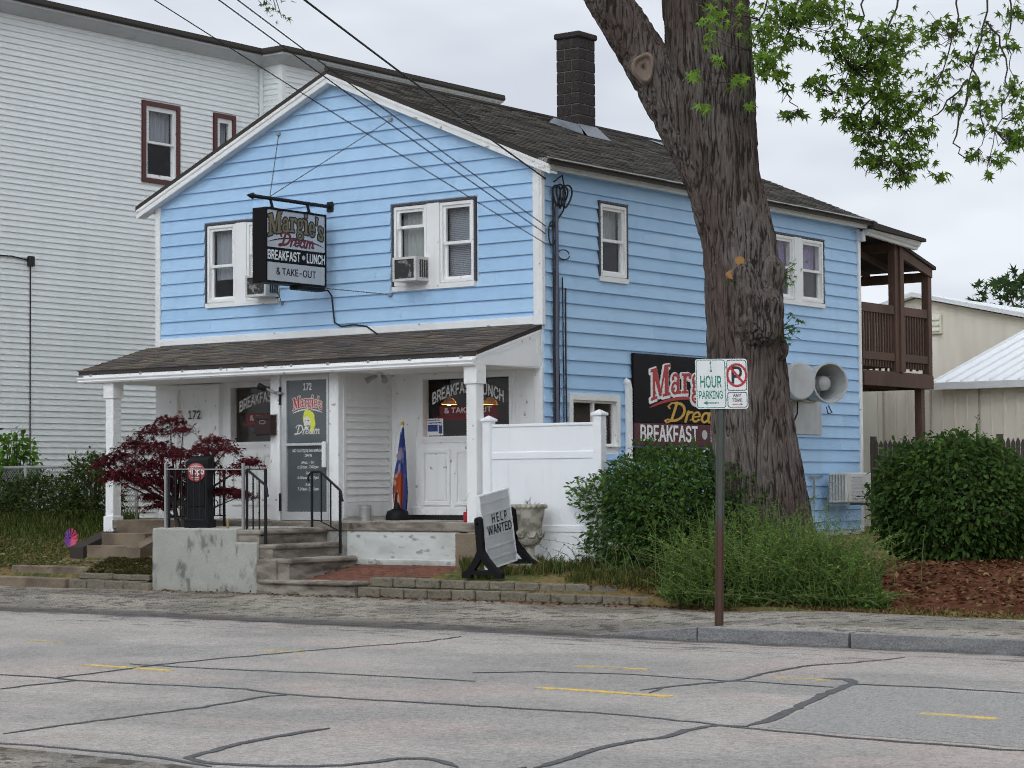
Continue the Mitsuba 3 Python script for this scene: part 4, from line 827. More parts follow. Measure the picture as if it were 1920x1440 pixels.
add('fan_grille', MB().prism(ring(8.33, 1.47, .21, .21, .02, .02).union(ell(8.33, 1.47, .19, .19)), .50, .512, SIDE(0)), 'm_greycap', parent=cu)
for k in range(7): add('grille_bar', MB().box(.505, .520, 8.12, 8.54, 1.29 + .06 * k, 1.298 + .06 * k), 'm_acwhite', parent=cu)
for k in range(6): add('side_fin', MB().box(.18 + .055 * k, .20 + .055 * k, 7.935, 7.95, 1.26, 1.69), 'm_galv', parent=cu)
for y in (8.05, 8.75): add('bracket', MB().bar((.03, y, 1.19), (.50, y, 1.19), .04), 'm_galv', parent=cu)
add('pipe_cover', MB().bar((.06, 7.5, 1.66), (.06, 7.95, 1.66), .03).bar((.08, 7.6, 1.2), (.08, 7.6, 1.645), .03), 'm_galv', parent=cu)

# ------------------------------------------------------------------ deck at the back of the house
dk = thing('wooden_deck', 'brown wooden roofed upper deck with balusters behind the blue house', 'deck')
DX, dy0, dy1, dz = .02, 9.55, 12.24, 3.53
add('floor', MB().box(-4.0, DX, dy0 - .1, dy1 + .02, dz - .04, dz), 'm_deck', parent=dk)
add('rim_board', MB().rbox(DX - .04, DX + .01, dy0, dy1 + .04, dz - .27, dz - .03, .004), 'm_deck', parent=dk)
add('rim_board', MB().rbox(-4.0, DX - .04, dy1, dy1 + .04, dz - .27, dz - .03, .004), 'm_deck', parent=dk)
for k in range(6): add('joist', MB().box(-3.7 + .6 * k, -3.66 + .6 * k, dy0, dy1, dz - .26, dz - .05), 'm_deck', parent=dk)
def dpost(x, y, z0, z1): add('post', MB().rbox(x - .07, x + .07, y - .07, y + .07, z0, z1, .005), 'm_deck', parent=dk)
dpost(DX - .06, 10.84, dz, 5.86); dpost(DX - .02, 10.98, dz, 5.80); dpost(DX - .06, 12.17, dz, 5.42); dpost(-3.9, 12.17, dz, 5.42); dpost(-.10, 11.95, .3, dz - .25); dpost(-3.8, 11.95, .3, dz - .25)
for y0, y1 in ((dy0, 10.77), (11.05, 12.1)):
    add('rail', MB().rbox(DX - .085, DX - .01, y0, y1, 4.56, 4.72, .005), 'm_deck', parent=dk)
    add('rail', MB().rbox(DX - .085, DX - .01, y0, y1, 3.72, 3.86, .005), 'm_deck', parent=dk)
    n = int((y1 - y0) / .105)
    for k in range(n): add('baluster', MB().box(DX - .065, DX - .03, y0 + .05 + .105 * k, y0 + .085 + .105 * k, 3.60, 4.60), 'm_deck', parent=dk)
add('rail', MB().rbox(-3.9, DX - .1, 12.13, 12.20, 4.56, 4.68, .005), 'm_deck', parent=dk)
add('rail', MB().rbox(-3.9, DX - .1, 12.13, 12.20, 3.68, 3.78, .005), 'm_deck', parent=dk)
for k in range(30): add('baluster', MB().box(-3.85 + .128 * k, -3.81 + .128 * k, 12.15, 12.185, 3.60, 4.60), 'm_deck', parent=dk)
# two stepped roofs over it
add('roof', MB().prism(Polygon([(9.40, 5.97), (11.42, 5.90), (11.42, 5.96), (9.40, 6.08)]), -4.3, .34, SIDE(0)), 'm_roofbase', parent=dk)
gp = [(.02, 0), (.10, -.005), (.115, .04), (.15, .06), (.19, .13), (.02, .135)]
gm = MB()
for s_, (y, dzz) in enumerate(((9.42, 5.875), (11.36, 5.765))): gm.put([(x + .08, y, dzz + z) for x, z in gp], [[0, 1, 2], [0, 2, 3], [0, 3, 4], [0, 4, 5]])
n = len(gp); gm.put(np.vstack([[(x + .08, 9.42, 5.885 + z) for x, z in gp], [(x + .08, 11.38, 5.765 + z) for x, z in gp]]), [[k, (k + 1) % n, n + (k + 1) % n, n + k] for k in range(n)])
add('gutter', gm, 'm_white_dull', parent=dk)
add('gutter_outlet', MB().rbox(.04, .14, 9.36, 9.46, 5.76, 5.93, .01), 'm_white_dull', parent=dk)
lowr = Polygon([(10.9, 5.80), (12.30, 5.47), (12.30, 5.53), (10.9, 5.86)])
add('roof', MB().prism(lowr, -4.2, .10, SIDE(0)), 'm_roofbase', parent=dk)
add('beam', MB().prism(Polygon([(10.9, 5.62), (12.22, 5.32), (12.22, 5.48), (10.9, 5.80)]), -.07, -.0, SIDE(.06)), 'm_deck', parent=dk)
add('beam', MB().box(-4.0, DX - .08, 12.12, 12.22, 5.25, 5.42).box(-4.0, DX - .05, 10.80, 10.9, 5.70, 5.86), 'm_deck', parent=dk)
for k in range(6): add('rafter', MB().prism(Polygon([(9.5, 5.84), (12.12, 5.36), (12.12, 5.46), (9.5, 5.95)]), -.05, 0, SIDE(-.55 - .62 * k)), 'm_deck', parent=dk)
add('header', MB().box(-4.0, -.02, 9.45, 9.52, 5.70, 5.9), 'm_deck', parent=dk)

# ------------------------------------------------------------------ white house at the left
nb = thing('white_house', 'tall white clapboard house with flat dark roof edge on the left', 'house')
NX, ny0, ny1 = -11.6, -4.0, 6.62
NW = [(3.40, 4.36, 7.20, 8.72), (5.27, 5.86, 7.20, 8.73)]
hole = unary_union([bx(a + .1, c + .1, b - .1, d - .1) for a, b, c, d in NW])
add('wall', MB().prism(bx(ny0, .3, ny1, 9.8).difference(hole), -.12, 0, SIDE(NX)).box(NX - 12, NX, ny0 - .1, ny0, .3, 9.8).box(NX - 12, NX - 11.9, ny0, 13.4, .3, 9.8).box(NX - 12, NX, 13.3, 13.4, .3, 9.8), 'm_neighbour', parent=nb)
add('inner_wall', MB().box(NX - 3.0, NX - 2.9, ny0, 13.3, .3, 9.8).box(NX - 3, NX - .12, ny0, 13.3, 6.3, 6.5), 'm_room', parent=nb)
BX = -11.05
add('wall', MB().box(NX, BX, ny1, ny1 + .1, .3, 9.8).box(BX - .1, BX, ny1 + .1, 13.3, .3, 9.8), 'm_neighbour', parent=nb)
clapboards(nb, 'siding_board', bx(ny0 + .05, .35, ny1 - .1, 9.80).difference(unary_union([bx(a - .03, c - .03, b + .03, d + .03) for a, b, c, d in NW])), SIDE(NX), .35, .1065, 'm_neighbour', .027, .003)
clapboards(nb, 'bay_board', bx(NX, 5.5, BX - .06, 9.80), FRONT(ny1), 5.5, .1065, 'm_neighbour', .027, .003)
clapboards(nb, 'bay_board', bx(ny1 + .08, 6.5, 13.2, 9.80), SIDE(BX), 6.5, .1065, 'm_neighbour', .027, .003)
add('corner_board', MB().rbox(BX - .09, BX + .025, ny1 - .03, ny1 - .001, .3, 9.8, .005).rbox(BX + .001, BX + .03, ny1 - .03, ny1 + .08, .3, 9.8, .005), 'm_neighbour', parent=nb)
add('downpipe', MB().tube([(NX + .05, ny1 - .06, 9.75), (NX + .05, ny1 - .06, .8)], .04, 8), 'm_neighbour', parent=nb)
ev = Polygon([(0, 9.80), (.04, 9.80), (.30, 9.93), (.33, 9.93), (.33, 9.965), (0, 9.965)]); dkp = Polygon([(0, 9.965), (.36, 9.965), (.38, 10.0), (.36, 10.085), (0, 10.10)])
for pg, mt, nm in ((ev, 'm_greycap', 'eave'), (dkp, 'm_roofbase', 'roof_edge')):
    q = MB().prism(pg, 0, 1, lambda a, b, t: (NX + a, ny0 - .3 + (ny1 - a - ny0 + .3) * t, b)).prism(pg, 0, 1, lambda a, b, t: (NX + a + (BX - NX) * t, ny1 - a, b)).prism(pg, 0, 1, lambda a, b, t: (BX + a, ny1 - a + (13.4 - ny1 + a) * t, b))
    add(nm, q, mt, parent=nb)
add('roof', MB().box(NX - 12, NX + .02, ny0 - .3, 13.4, 9.97, 10.06).box(NX + .02, BX + .02, ny1 - .02, 13.4, 9.975, 10.065), 'm_roofbase', parent=nb)
for k, (a, b, c, d) in enumerate(NW):
    add('window_casing', MB().prism(bx(a, c, b, d).difference(bx(a + .085, c + .085, b - .085, d - .085)), -.02, .045, SIDE(NX)), 'm_redtrim', parent=nb, label='dark red window casing')
    hung_window(a + .085, b - .085, c + .085, d - .085, SIDE(NX), nb, .5, ('m_blind_or_sky', .5 if k == 0 else .0, .97), .015)  # grey-blue sheet stands in for the reflection in the panes
add('cable', MB().tube([(NX + .03, .73, 5.55), (NX + .03, .735, 3.0), (NX + .03, .74, .9)], .012, 6).tube([(NX + .03, -1.6, 5.52), (NX + .04, .3, 5.57), (NX + .03, .73, 5.52)], .012, 6).rbox(NX + .02, NX + .10, .66, .78, 5.42, 5.6, .01), 'm_wire', parent=nb)

# ------------------------------------------------------------------ buildings behind at the right
sh = thing('metal_roof_shed', 'beige ribbed metal building with pale metal roof behind the deck', 'building')
sy = 15.0; x0 = -1.25; ez = 3.42
add('wall', MB().box(-2.53, 30, sy, sy + .1, .3, 3.42), 'm_beige', parent=sh)
for k in range(60):
    x = -2.4 + .26 * k
    if x < 12: add('rib', MB().rbox(x - .02, x + .02, sy - .03, sy, .3, 3.40, .008), 'm_beigedark' if k % 4 == 0 else 'm_beige', parent=sh)
add('annex', MB().box(-6.0, -2.535, sy - .02, sy + 3, .3, 3.38), 'm_cream', parent=sh)
yr, zr, xr = 21.3, 5.33, -2.55
Wd = (1.0, 0, 0)
RV = [(x0, sy - .25, 3.50), (30, sy - .25, 3.50), (30, yr, zr), (x0 - .03, yr, zr)]
RV += [(x, y, z - .08) for x, y, z in RV]
add('roof', MB().put(RV, [[0, 1, 2, 3], [7, 6, 5, 4], [0, 4, 5, 1], [3, 7, 4, 0], [1, 5, 6, 2], [2, 6, 7, 3]]), 'm_metalroof', parent=sh)
add('eave_trim', MB().box(x0, 30, sy - .30, sy - .255, 3.36, 3.50), 'm_metalroof', parent=sh)
for k in range(40):
    x = x0 + .06 + .30 * k; add('roof_seam', MB().bar((x, sy - .25, 3.52), (x, yr, zr + .02), .025, .04), 'm_metalroof', parent=sh)
add('ridge_cap', MB().box(x0 - .05, 30, yr - .12, yr + .12, zr + .0, zr + .08), 'm_metalroof', parent=sh)
gb = thing('beige_gable_building', 'large plain beige building with a low gable roof behind the metal roofed shed', 'building')
gy = 21.5
add('wall', MB().prism(Polygon([(-16, .3), (8, .3), (8, 2.9), (-4.86, 5.80), (-16, 2.9 + 0)]), -20, 0, FRONT(gy)), 'm_beige', parent=gb)
for p_, q_ in (((-4.86, 5.83), (8.3, 2.86)), ((-4.86, 5.83), (-16.3, 2.86))):
    m_ = MB(); a_, b_ = np.array(p_), np.array(q_); 
    m_.prism(Polygon([a_, b_, b_ + [0, .10], a_ + [0, .10]]), -20.2, .25, FRONT(gy)); add('roof', m_, 'm_metalroof', parent=gb)
add('vent', MB().rbox(-4.55, -4.20, gy - .10, gy, 4.95, 5.40, .01), 'm_cream', parent=gb)
for k in range(3): add('vent_slat', MB().rbox(-4.52, -4.23, gy - .14, gy - .10, 5.0 + .13 * k, 5.06 + .13 * k, .005), 'm_cream', parent=gb)

# ------------------------------------------------------------------ fences
pf = thing('picket_fence', 'weathered dark brown picket fence behind the round hedge', 'fence')
r = np.random.default_rng(4)
for k in range(72):
    x = .06 + .088 * k; h = 2.28 + r.uniform(-.02, .02)
    pk = MB().prism(Polygon([(x - .036, .3), (x + .036, .3), (x + .036, h - .07), (x, h), (x - .036, h - .07)]), 0, .018, FRONT(9.75 + r.uniform(-.004, .004))); add('picket', pk, 'm_picket', parent=pf)
add('rail', MB().box(0, 6.5, 9.78, 9.82, 1.9, 1.98), 'm_picket', parent=pf); add('rail', MB().box(0, 6.5, 9.78, 9.82, .7, .78), 'm_picket', parent=pf)
for x in (.02, 2.4, 4.8): add('post', MB().rbox(x - .045, x + .045, 9.83, 9.92, .2, 2.36, .006), 'm_picket', parent=pf)
vf = thing('vinyl_fence', 'white vinyl privacy fence panel in front of the side wall', 'fence')
fy = -1.35
for x0_, x1_, zt in ((.02, .15, 2.48), (1.83, 1.96, 2.52)):
    add('post', MB().rbox(x0_, x1_, fy - .065, fy + .065, .35, zt - .06, .006), 'm_vinyl', parent=vf)
    add('post_cap', MB().rbox(x0_ - .022, x1_ + .022, fy - .087, fy + .087, zt - .065, zt - .03, .006).put([(x0_ - .015, fy - .08, zt - .03), (x1_ + .015, fy - .08, zt - .03), (x1_ + .015, fy + .08, zt - .03), (x0_ - .015, fy + .08, zt - .03), ((x0_ + x1_) / 2, fy, zt + .02)], np.array([[0, 1, 4], [1, 2, 4], [2, 3, 4], [3, 0, 4]])), 'm_vinyl', parent=vf)
add('top_rail', MB().rbox(.15, 1.83, fy - .03, fy + .03, 2.335, 2.375, .006), 'm_vinyl', parent=vf)
add('middle_rail', MB().rbox(.15, 1.83, fy - .03, fy + .03, 1.905, 2.0, .006), 'm_vinyl', parent=vf)
add('bottom_rail', MB().rbox(.15, 1.83, fy - .03, fy + .03, .94, 1.03, .006), 'm_vinyl', parent=vf)
for z0_, z1_ in ((2.0, 2.335), (1.03, 1.905), (.40, .94)):
    for k in range(6):
        xa = .15 + .28 * k; add('board', MB().box(xa + .0006, xa + .2794, fy - .014, fy + .014, z0_, z1_), 'm_vinyl', parent=vf)
cf = thing('chain_link_fence', 'grey chain link fence between the white house and the blue house', 'fence')
cy, cz0, cz1 = -.45, .62, 1.90
m_ = MB(); stp = .062; xs0, xs1 = -13.0, -7.62; L_ = cz1 - cz0
for k in range(int((xs1 - xs0 + L_) / stp)):
    for s_ in (1, -1):
        xa = xs0 - L_ + k * stp; a = np.array([xa, cz0]); b = np.array([xa + L_, cz1])
        if s_ < 0: a, b = np.array([xa, cz1]), np.array([xa + L_, cz0])
        t0, t1 = max(0, (xs0 - xa) / L_), min(1, (xs1 - xa) / L_)
        if t1 - t0 < .02: continue
        p, q = a + (b - a) * t0, a + (b - a) * t1
        m_.bar((p[0], cy + .004 * s_, p[1]), (q[0], cy + .004 * s_, q[1]), .0045)
add('mesh', m_, 'm_galv', parent=cf, kind='stuff')
add('top_rail', MB().tube([(xs0, cy, cz1), (xs1, cy, cz1)], .024, 8), 'm_galv', parent=cf)
for x in (-12.9, -10.3, -7.66): add('post', MB().tube([(x, cy, .5), (x, cy, 1.95)], .028, 8), 'm_galv', parent=cf)
# ------------------------------------------------------------------ steps, landing, walls in front of the house
st = thing('concrete_steps', 'stained grey concrete landing with three stone steps down to the brick path', 'steps')
lx0, lx1, ly0, ly1 = -4.74, -3.02, -2.93, -1.502
def lump(mb, amp=.006, ed=.10, seed=0, fr=7):
    m = mb.mesh(); m.merge_vertices(); m = m.subdivide_to_size(ed, max_iter=8); m = trimesh.Trimesh(m[0], m[1], process=False) if isinstance(m, tuple) else m
    m.merge_vertices(); n = m.vertex_normals
    m.vertices = m.vertices + n * ((meshkit.fbm(m.vertices * fr + seed, 3, seed) - .5) * 2 * amp)[:, None]
    return m
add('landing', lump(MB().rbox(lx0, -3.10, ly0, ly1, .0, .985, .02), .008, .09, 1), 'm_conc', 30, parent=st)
for k, (xa, xb, zt) in enumerate(((-3.10, -2.70, .975), (-2.72, -2.44, .775), (-2.46, -2.14, .585))):
    x0_ = -3.09 if k == 0 else xa - .02; zb = (.775, .585, .20)[k]
    add('tread', lump(MB().rbox(xa - .02, xb + .03, ly0 + (.02 if k else .0) + .02, ly1, zt - .075, zt, .022), .007, .07, 10 + k), 'm_step', 30, parent=st)
    add('riser', lump(MB().rbox(xa - .05, xb - .01, ly0 + .05, ly1 - .005, zb - .12, zt - .07, .006), .006, .08, 20 + k), 'm_step', 30, parent=st)
add('cheek', lump(MB().rbox(-3.12, -2.70, ly0 - .01, ly0 + .06, .0, .80, .015), .006, .07, 31), 'm_conc', 30, parent=st)
add('cheek', lump(MB().rbox(-2.72, -2.36, ly0 - .005, ly0 + .10, .0, .575, .02), .006, .07, 32), 'm_step', 30, parent=st)
add('footing', lump(MB().rbox(-4.95, -4.72, ly0 - .06, ly0 + .3, .0, .20, .03), .012, .08, 34), 'm_block', 30, parent=st)
ds = thing('door_stone', 'long flat grey stone slab edging the brick path beside the pavement', 'slab')
add('slab', lump(MB().rbox(-2.66, -.93, -2.98, -2.62, .245, .30, .018), .009, .06, 35), 'm_step', 30, parent=ds)
add('base', lump(MB().rbox(-2.62, -.95, -2.93, -2.62, .02, .245, .012), .012, .08, 36), 'm_step', 30, parent=ds)
bp = thing('brick_path', 'worn red brick path between the steps and the grass', 'path')
tag(bp, kind='structure')
m_ = MB(); r = np.random.default_rng(6)
def pz(y): return .292 + .155 * (y + 2.62)
for j in range(11):
    y = -2.60 + .108 * j
    for i in range(11):
        x = -2.16 + .205 * i + (.1 if j % 2 else 0)
        if x > -.28 + .0 * j - .12 * (j < 3): continue
        z = pz(y + .05) + r.uniform(-.006, .006); s_ = .155
        v = np.array([[x + dx, y + dy, pz(y + dy) + dz_ + r.uniform(-.003, .003)] for dx in (.004, .198) for dy in (.004, .101) for dz_ in (-.05, r.uniform(0, .008))])
        m_.put(v, [[0, 1, 3, 2], [4, 6, 7, 5], [0, 4, 5, 1], [2, 3, 7, 6], [1, 5, 7, 3]])
add('bricks', m_, 'm_brick', parent=bp, kind='stuff')
def wall_block(mb, x0_, x1_, y0_, y1_, z0_, z1_, seed):
    return lump(mb.rbox(x0_, x1_, y0_, y1_, z0_, z1_, .012), .011, .055, seed, 14)
rw = thing('retaining_wall', 'low two course wall of grey concrete blocks along the grass right of the brick path', 'wall')
r = np.random.default_rng(8)
for row, (xa, xb, yb, z0_, z1_) in enumerate(((-.93, 3.35, -2.90, .03, .235), (-.80, 3.0, -2.80, .238, .355))):
    x = xa; k = 0
    while x < xb:
        w_ = .385 + r.uniform(-.015, .015); t = (x - xa) / (xb - xa); yo = yb + .16 * t; zo = .0 - .02 * t * (row == 0)
        add('block', wall_block(MB(), x, x + w_ - .009, yo + r.uniform(-.008, .008), yo + .27, z0_, z1_ + r.uniform(-.006, .006) - .02 * t, 60 + row * 30 + k), 'm_block', 30, parent=rw)
        x += w_; k += 1
lw = thing('retaining_wall', 'low two course wall of grey concrete blocks left of the concrete landing', 'wall')
for row, (xa, xb, yb, z0_, z1_) in enumerate(((-6.42, -4.85, -2.98, .02, .225), (-6.38, -4.80, -2.84, .228, .31))):
    x = xa; k = 0
    while x < xb - .2:
        w_ = .375 + r.uniform(-.02, .02)
        add('block', wall_block(MB(), x, min(x + w_ - .010, xb), yb + r.uniform(-.012, .012), yb + .25, z0_, z1_ + r.uniform(-.008, .008), 130 + row * 30 + k), 'm_block', 30, parent=lw)
        x += w_; k += 1
bs = thing('brown_steps', 'brown concrete steps with sloping cheeks leading to the white panel door at the left', 'steps')
for k, (y0_, y1_, zt) in enumerate(((-2.18, -1.86, .69), (-1.88, -1.52, .87))): add('step', lump(MB().rbox(-6.92, -5.98, y0_, y1_, .3, zt, .01), .004, .09, 200 + k), 'm_brown', 30, parent=bs)
add('slab', lump(MB().rbox(-7.0, -4.72, -1.515, -1.20, .5, 1.062, .01), .004, .1, 205), 'm_brown', 30, parent=bs)
for x0_, x1_, mt in ((-7.22, -6.925, 'm_browndark'), (-5.975, -5.70, 'm_brown')):
    add('cheek', MB().prism(Polygon([(-2.24, .3), (-2.24, .665), (-1.62, .885), (-1.50, .885), (-1.50, .3)]), x0_, x1_, lambda a, b, t: (t, a, b)), mt, parent=bs, label='dark stained sloping cheek' if mt == 'm_browndark' else None)
ls = thing('brown_stoop', 'low brown concrete stoop of two steps beside the pavement, far left', 'steps')
add('step', lump(MB().rbox(-8.6, -6.42, -3.05, -2.70, .0, .235, .012), .006, .1, 210), 'm_brown', 30, parent=ls)
add('step', lump(MB().rbox(-7.98, -6.30, -2.72, -2.30, .0, .395, .012), .006, .1, 211), 'm_brown', 30, parent=ls)
add('path_slab', lump(MB().rbox(-7.1, -5.9, -2.32, -2.1, .2, .475, .01), .005, .1, 212), 'm_brown', 30, parent=ls)

# ------------------------------------------------------------------ railings
rl = thing('landing_railing', 'grey posted iron railing along the front of the concrete landing', 'railing')
fy0 = ly0 + .07
for x, z0_, z1_ in ((-4.53, .98, 1.90), (-3.02, .76, 1.885)): add('post', MB().rbox(x - .019, x + .019, fy0 - .019, fy0 + .019, z0_, z1_, .004), 'm_galv', parent=rl)
add('top_bar', MB().bar((-4.51, fy0, 1.815), (-3.04, fy0, 1.80), .022, .016), 'm_galv', parent=rl)
add('bottom_bar', MB().bar((-4.46, fy0, 1.13), (-3.75, fy0, 1.10), .02, .014), 'm_iron', parent=rl)
for x in (-4.45, -4.33, -4.21, -4.09, -3.97, -3.85, -3.74): add('picket', MB().box(x - .007, x + .007, fy0 - .007, fy0 + .007, 1.11, 1.81), 'm_iron', parent=rl)
lr = thing('side_railing', 'black iron railing with a scroll along the left edge of the landing', 'railing')
rx = -4.63
add('rail', MB().bar((rx, -2.72, 1.80), (rx, -1.56, 1.80), .03, .014).bar((rx, -2.72, 1.14), (rx, -1.56, 1.14), .03, .014), 'm_iron', parent=lr)
for y in (-2.70, -1.58): add('post', MB().box(rx - .014, rx + .014, y - .014, y + .014, .98, 1.82), 'm_iron', parent=lr)
for k in range(9): add('picket', MB().box(rx - .007, rx + .007, -2.59 + .115 * k - .007, -2.59 + .115 * k + .007, 1.14, 1.80), 'm_iron', parent=lr)
a = np.linspace(0, 5.6, 22); rr = .085 - .011 * a
for s_ in (-1, 1): add('scroll', MB().tube(np.stack([0 * a + rx + .01, -1.86 + s_ * (.085 - rr * np.cos(a)), 1.30 + rr * np.sin(a)], 1), .008, 6), 'm_iron', parent=lr)
add('brace', MB().bar((rx + .015, -2.55, 1.70), (rx + .015, -1.87, 1.32), .012), 'm_iron', parent=lr)
def stair_rail(key, lab, y, x0_, x1_, z0_, z1_, b0, b1, npk, curl=True):
    k = thing(key, lab, 'railing')
    add('newel', MB().box(x1_ - .015, x1_ + .015, y - .015, y + .015, b1, z1_ - .01), 'm_iron', parent=k)
    add('newel', MB().box(x0_ - .013, x0_ + .013, y - .013, y + .013, b0, z0_ - .01), 'm_iron', parent=k)
    pts = [(x0_ - .07, y, z0_ - .14), (x0_ - .06, y, z0_ - .05), (x0_, y, z0_), (x0_ + .16, y, z0_)] if curl else [(x0_, y, z0_)]
    pts += [(x1_, y, z1_), (x1_ + .02, y, z1_ - .04), (x1_ + .03, y, z1_ - .12), (x1_ + .05, y, z1_ - .15)]
    add('handrail', MB().tube(pts, .018, 7), 'm_iron', parent=k)
    add('lower_rail', MB().bar((x0_, y, b0 + .10), (x0_ + .14, y, b0 + .09), .014).bar((x0_ + .14, y, b0 + .09), (x1_, y, b1 + .30), .014), 'm_iron', parent=k)
    for q in range(npk):
        t = (q + 1) / (npk + 1); x = x0_ + (x1_ - x0_) * t; ztop = z0_ if x < x0_ + .16 else z0_ + (z1_ - z0_) * (x - x0_ - .16) / (x1_ - x0_ - .16)
        zb_ = b0 + .1 + (b1 + .30 - b0 - .1) * max(0, (x - x0_ - .14) / (x1_ - x0_ - .14))
        add('picket', MB().box(x - .008, x + .008, y - .008, y + .008, zb_, ztop if curl else z0_ + (z1_ - z0_) * t), 'm_iron', parent=k)
    return k
stair_rail('stair_railing', 'black iron stair rail right of the steps with a curled top', -1.62, -2.87, -2.34, 1.765, 1.50, .985, .62, 2)
k_ = stair_rail('stair_railing', 'black iron stair rail left of the steps beside the grey railing post', fy0 + .03, -2.98, -2.63, 1.80, 1.58, .78, .60, 2, False)
add('newel_top', MB().bar((-2.98, fy0 + .03, 1.80), (-2.62, fy0 + .03, 1.80), .03, .016).box(-2.645, -2.615, fy0 + .015, fy0 + .045, 1.5, 1.81), 'm_iron', parent=k_)

# ------------------------------------------------------------------ small things round the door
nbx = thing('newspaper_box', 'black plastic newspaper box with a round red sign on the landing', 'newspaper box')
BO = np.array([-4.13, -2.58, .985]); BR = rotz(math.radians(27))
def bput(key, mb, mt, parent=nbx, **k):
    m = mb.mesh() if isinstance(mb, MB) else mb; return add(key, trimesh.Trimesh(np.asarray(m.vertices) @ BR.T + BO, m.faces, process=False), mt, parent=parent, **k)
bput('cabinet', MB().put([(x, y, z) for z, hx_, hy_ in ((0, .165, .15), (.24, .155, .14), (.62, .15, .14), (.93, .16, .15)) for x, y in ((-hx_, -hy_), (hx_, -hy_), (hx_, hy_), (-hx_, hy_))],
    [[4 * q + i, 4 * q + (i + 1) % 4, 4 * q + 4 + (i + 1) % 4, 4 * q + 4 + i] for q in range(3) for i in range(4)]), 'm_blackplastic')
bput('hood', MB().put([(-.165, -.155, .93), (.165, -.155, .965), (.165, .155, 1.045), (-.165, .155, 1.01), (-.165, -.155, .89), (.165, -.155, .89), (.165, .155, .89), (-.165, .155, .89)], [[0, 1, 2, 3], [0, 4, 5, 1], [1, 5, 6, 2], [2, 6, 7, 3], [3, 7, 4, 0]]), 'm_blackplastic')
bput('base', MB().rbox(-.185, .185, -.165, .165, 0, .115, .01), 'm_blackplastic')
bput('door', MB().rbox(-.115, .115, -.155, -.14, .30, .62, .006), 'm_blackplastic')
disc = bput('round_sign', solid(ell(0, 0, .132, .132), (-.01, -.155, .785), F_AX, -.008, .004), 'm_hipred')
bput('lettering', onto(sans('Hippo', .085, .235), (-.01, -.160, .755), *F_AX), 'm_textwhite', disc)
bput('stripe', solid(unary_union([bx(-.08, .07, .08, .082), bx(-.05, .095, .05, .104), bx(-.07, -.08, .07, -.068), bx(-.045, -.105, .045, -.095)]), (-.01, -.160, .785), F_AX, 0, .002), 'm_textcream', disc)
fg = thing('rolled_flag', 'rolled blue and orange flag leaning against the white wall right of the door', 'flag')
px, py = -2.34, -.32
add('pole', MB().tube([(px + .01, py - .05, 1.06), (px - .02, py + .10, 2.46)], .016, 8), 'm_steel', parent=fg)
add('finial', MB().lathe([(0, -.03), (.025, -.02), (.03, 0), (.02, .03), (0, .035)], (px - .02, py + .10, 2.46), 10), 'm_gold', True, parent=fg)
zs = np.linspace(1.12, 2.43, 46); V = []; na = 40
for z in zs:
    t = (2.43 - z) / 1.31; a = np.arange(na) * 2 * np.pi / na
    R_ = (.016 + .112 * t ** .75 * (1 - .35 * max(0, t - .75) / .25)) * (1 + .38 * np.sin(5 * a + 2.2 * t) * t + .16 * np.sin(9 * a - 4 * t)) * (1 + .25 * (meshkit.noise(np.stack([np.cos(a) * 1.5, np.sin(a) * 1.5, np.full(na, z * 3)], 1)) - .5))
    V.append(np.stack([px - .02 + .05 * t + R_ * np.cos(a) * .85, py + .10 - .12 * t + R_ * np.sin(a) * .75, z + .05 * t * np.sin(2 * a + 1)], 1))
V = np.vstack(V); i = np.arange(na); F = np.vstack([np.stack([q * na + i, q * na + (i + 1) % na, (q + 1) * na + (i + 1) % na, (q + 1) * na + i], 1) for q in range(len(zs) - 1)])
add('cloth', MB().put(V, F), 'm_flag', True, parent=fg)
add('stand', MB().lathe([(.0, .0), (.17, .0), (.175, .05), (.15, .13), (.06, .17), (.035, .30), (.03, .40), (0, .40)], (px + .01, py - .06, 1.06), 16), 'm_blackplastic', 40, parent=fg)
can = thing('metal_can', 'open silver metal can on the porch floor below the siding panel', 'can')
add('can', MB().lathe([(0, .0), (.085, .0), (.085, .05), (.088, .055), (.085, .06), (.088, .21), (.092, .22), (.080, .22), (.078, .02), (0, .02)], (-2.53, -.86, 1.06), 24), 'm_steel', 40, parent=can)
add('label_band', MB().lathe([(.0862, .05), (.0878, .18)], (-2.53, -.86, 1.06), 24), 'm_galv', True, parent=can)
lt = thing('red_lantern', 'small red lantern on the porch edge left of the right white post', 'lantern')
add('body', MB().rbox(-.36, -.25, -1.36, -1.25, 1.06, 1.20, .01), 'm_redpl', parent=lt); add('top', MB().rbox(-.325, -.255, -1.34, -1.26, 1.20, 1.245, .008), 'm_redpl', parent=lt)
add('handle', MB().tube([(-.34, -1.3, 1.2), (-.34, -1.3, 1.27), (-.29, -1.3, 1.29), (-.26, -1.3, 1.27), (-.26, -1.3, 1.2)], .005, 6), 'm_redpl', parent=lt)
pg_ = thing('wooden_peg', 'short pale wooden peg standing on the landing right of the black box', 'peg')
add('peg', MB().lathe([(0, 0), (.02, 0), (.02, .09), (.024, .10), (.018, .13), (0, .13)], (-3.45, -2.72, .985), 12), 'm_deckraw', parent=pg_)
hw = thing('help_wanted_sign', 'grey letter board reading HELP WANTED between black swing legs on the grass', 'sign')
O = np.array([.97, -2.62, .385]); dirv = np.array([-.06, .70, .10]); dirv /= np.linalg.norm(dirv); side = np.array([1.0, .08, 0]); side -= dirv * (side @ dirv); side /= np.linalg.norm(side); upv = np.cross(side, dirv)
if upv[2] < 0: upv = -upv
W_ = .76
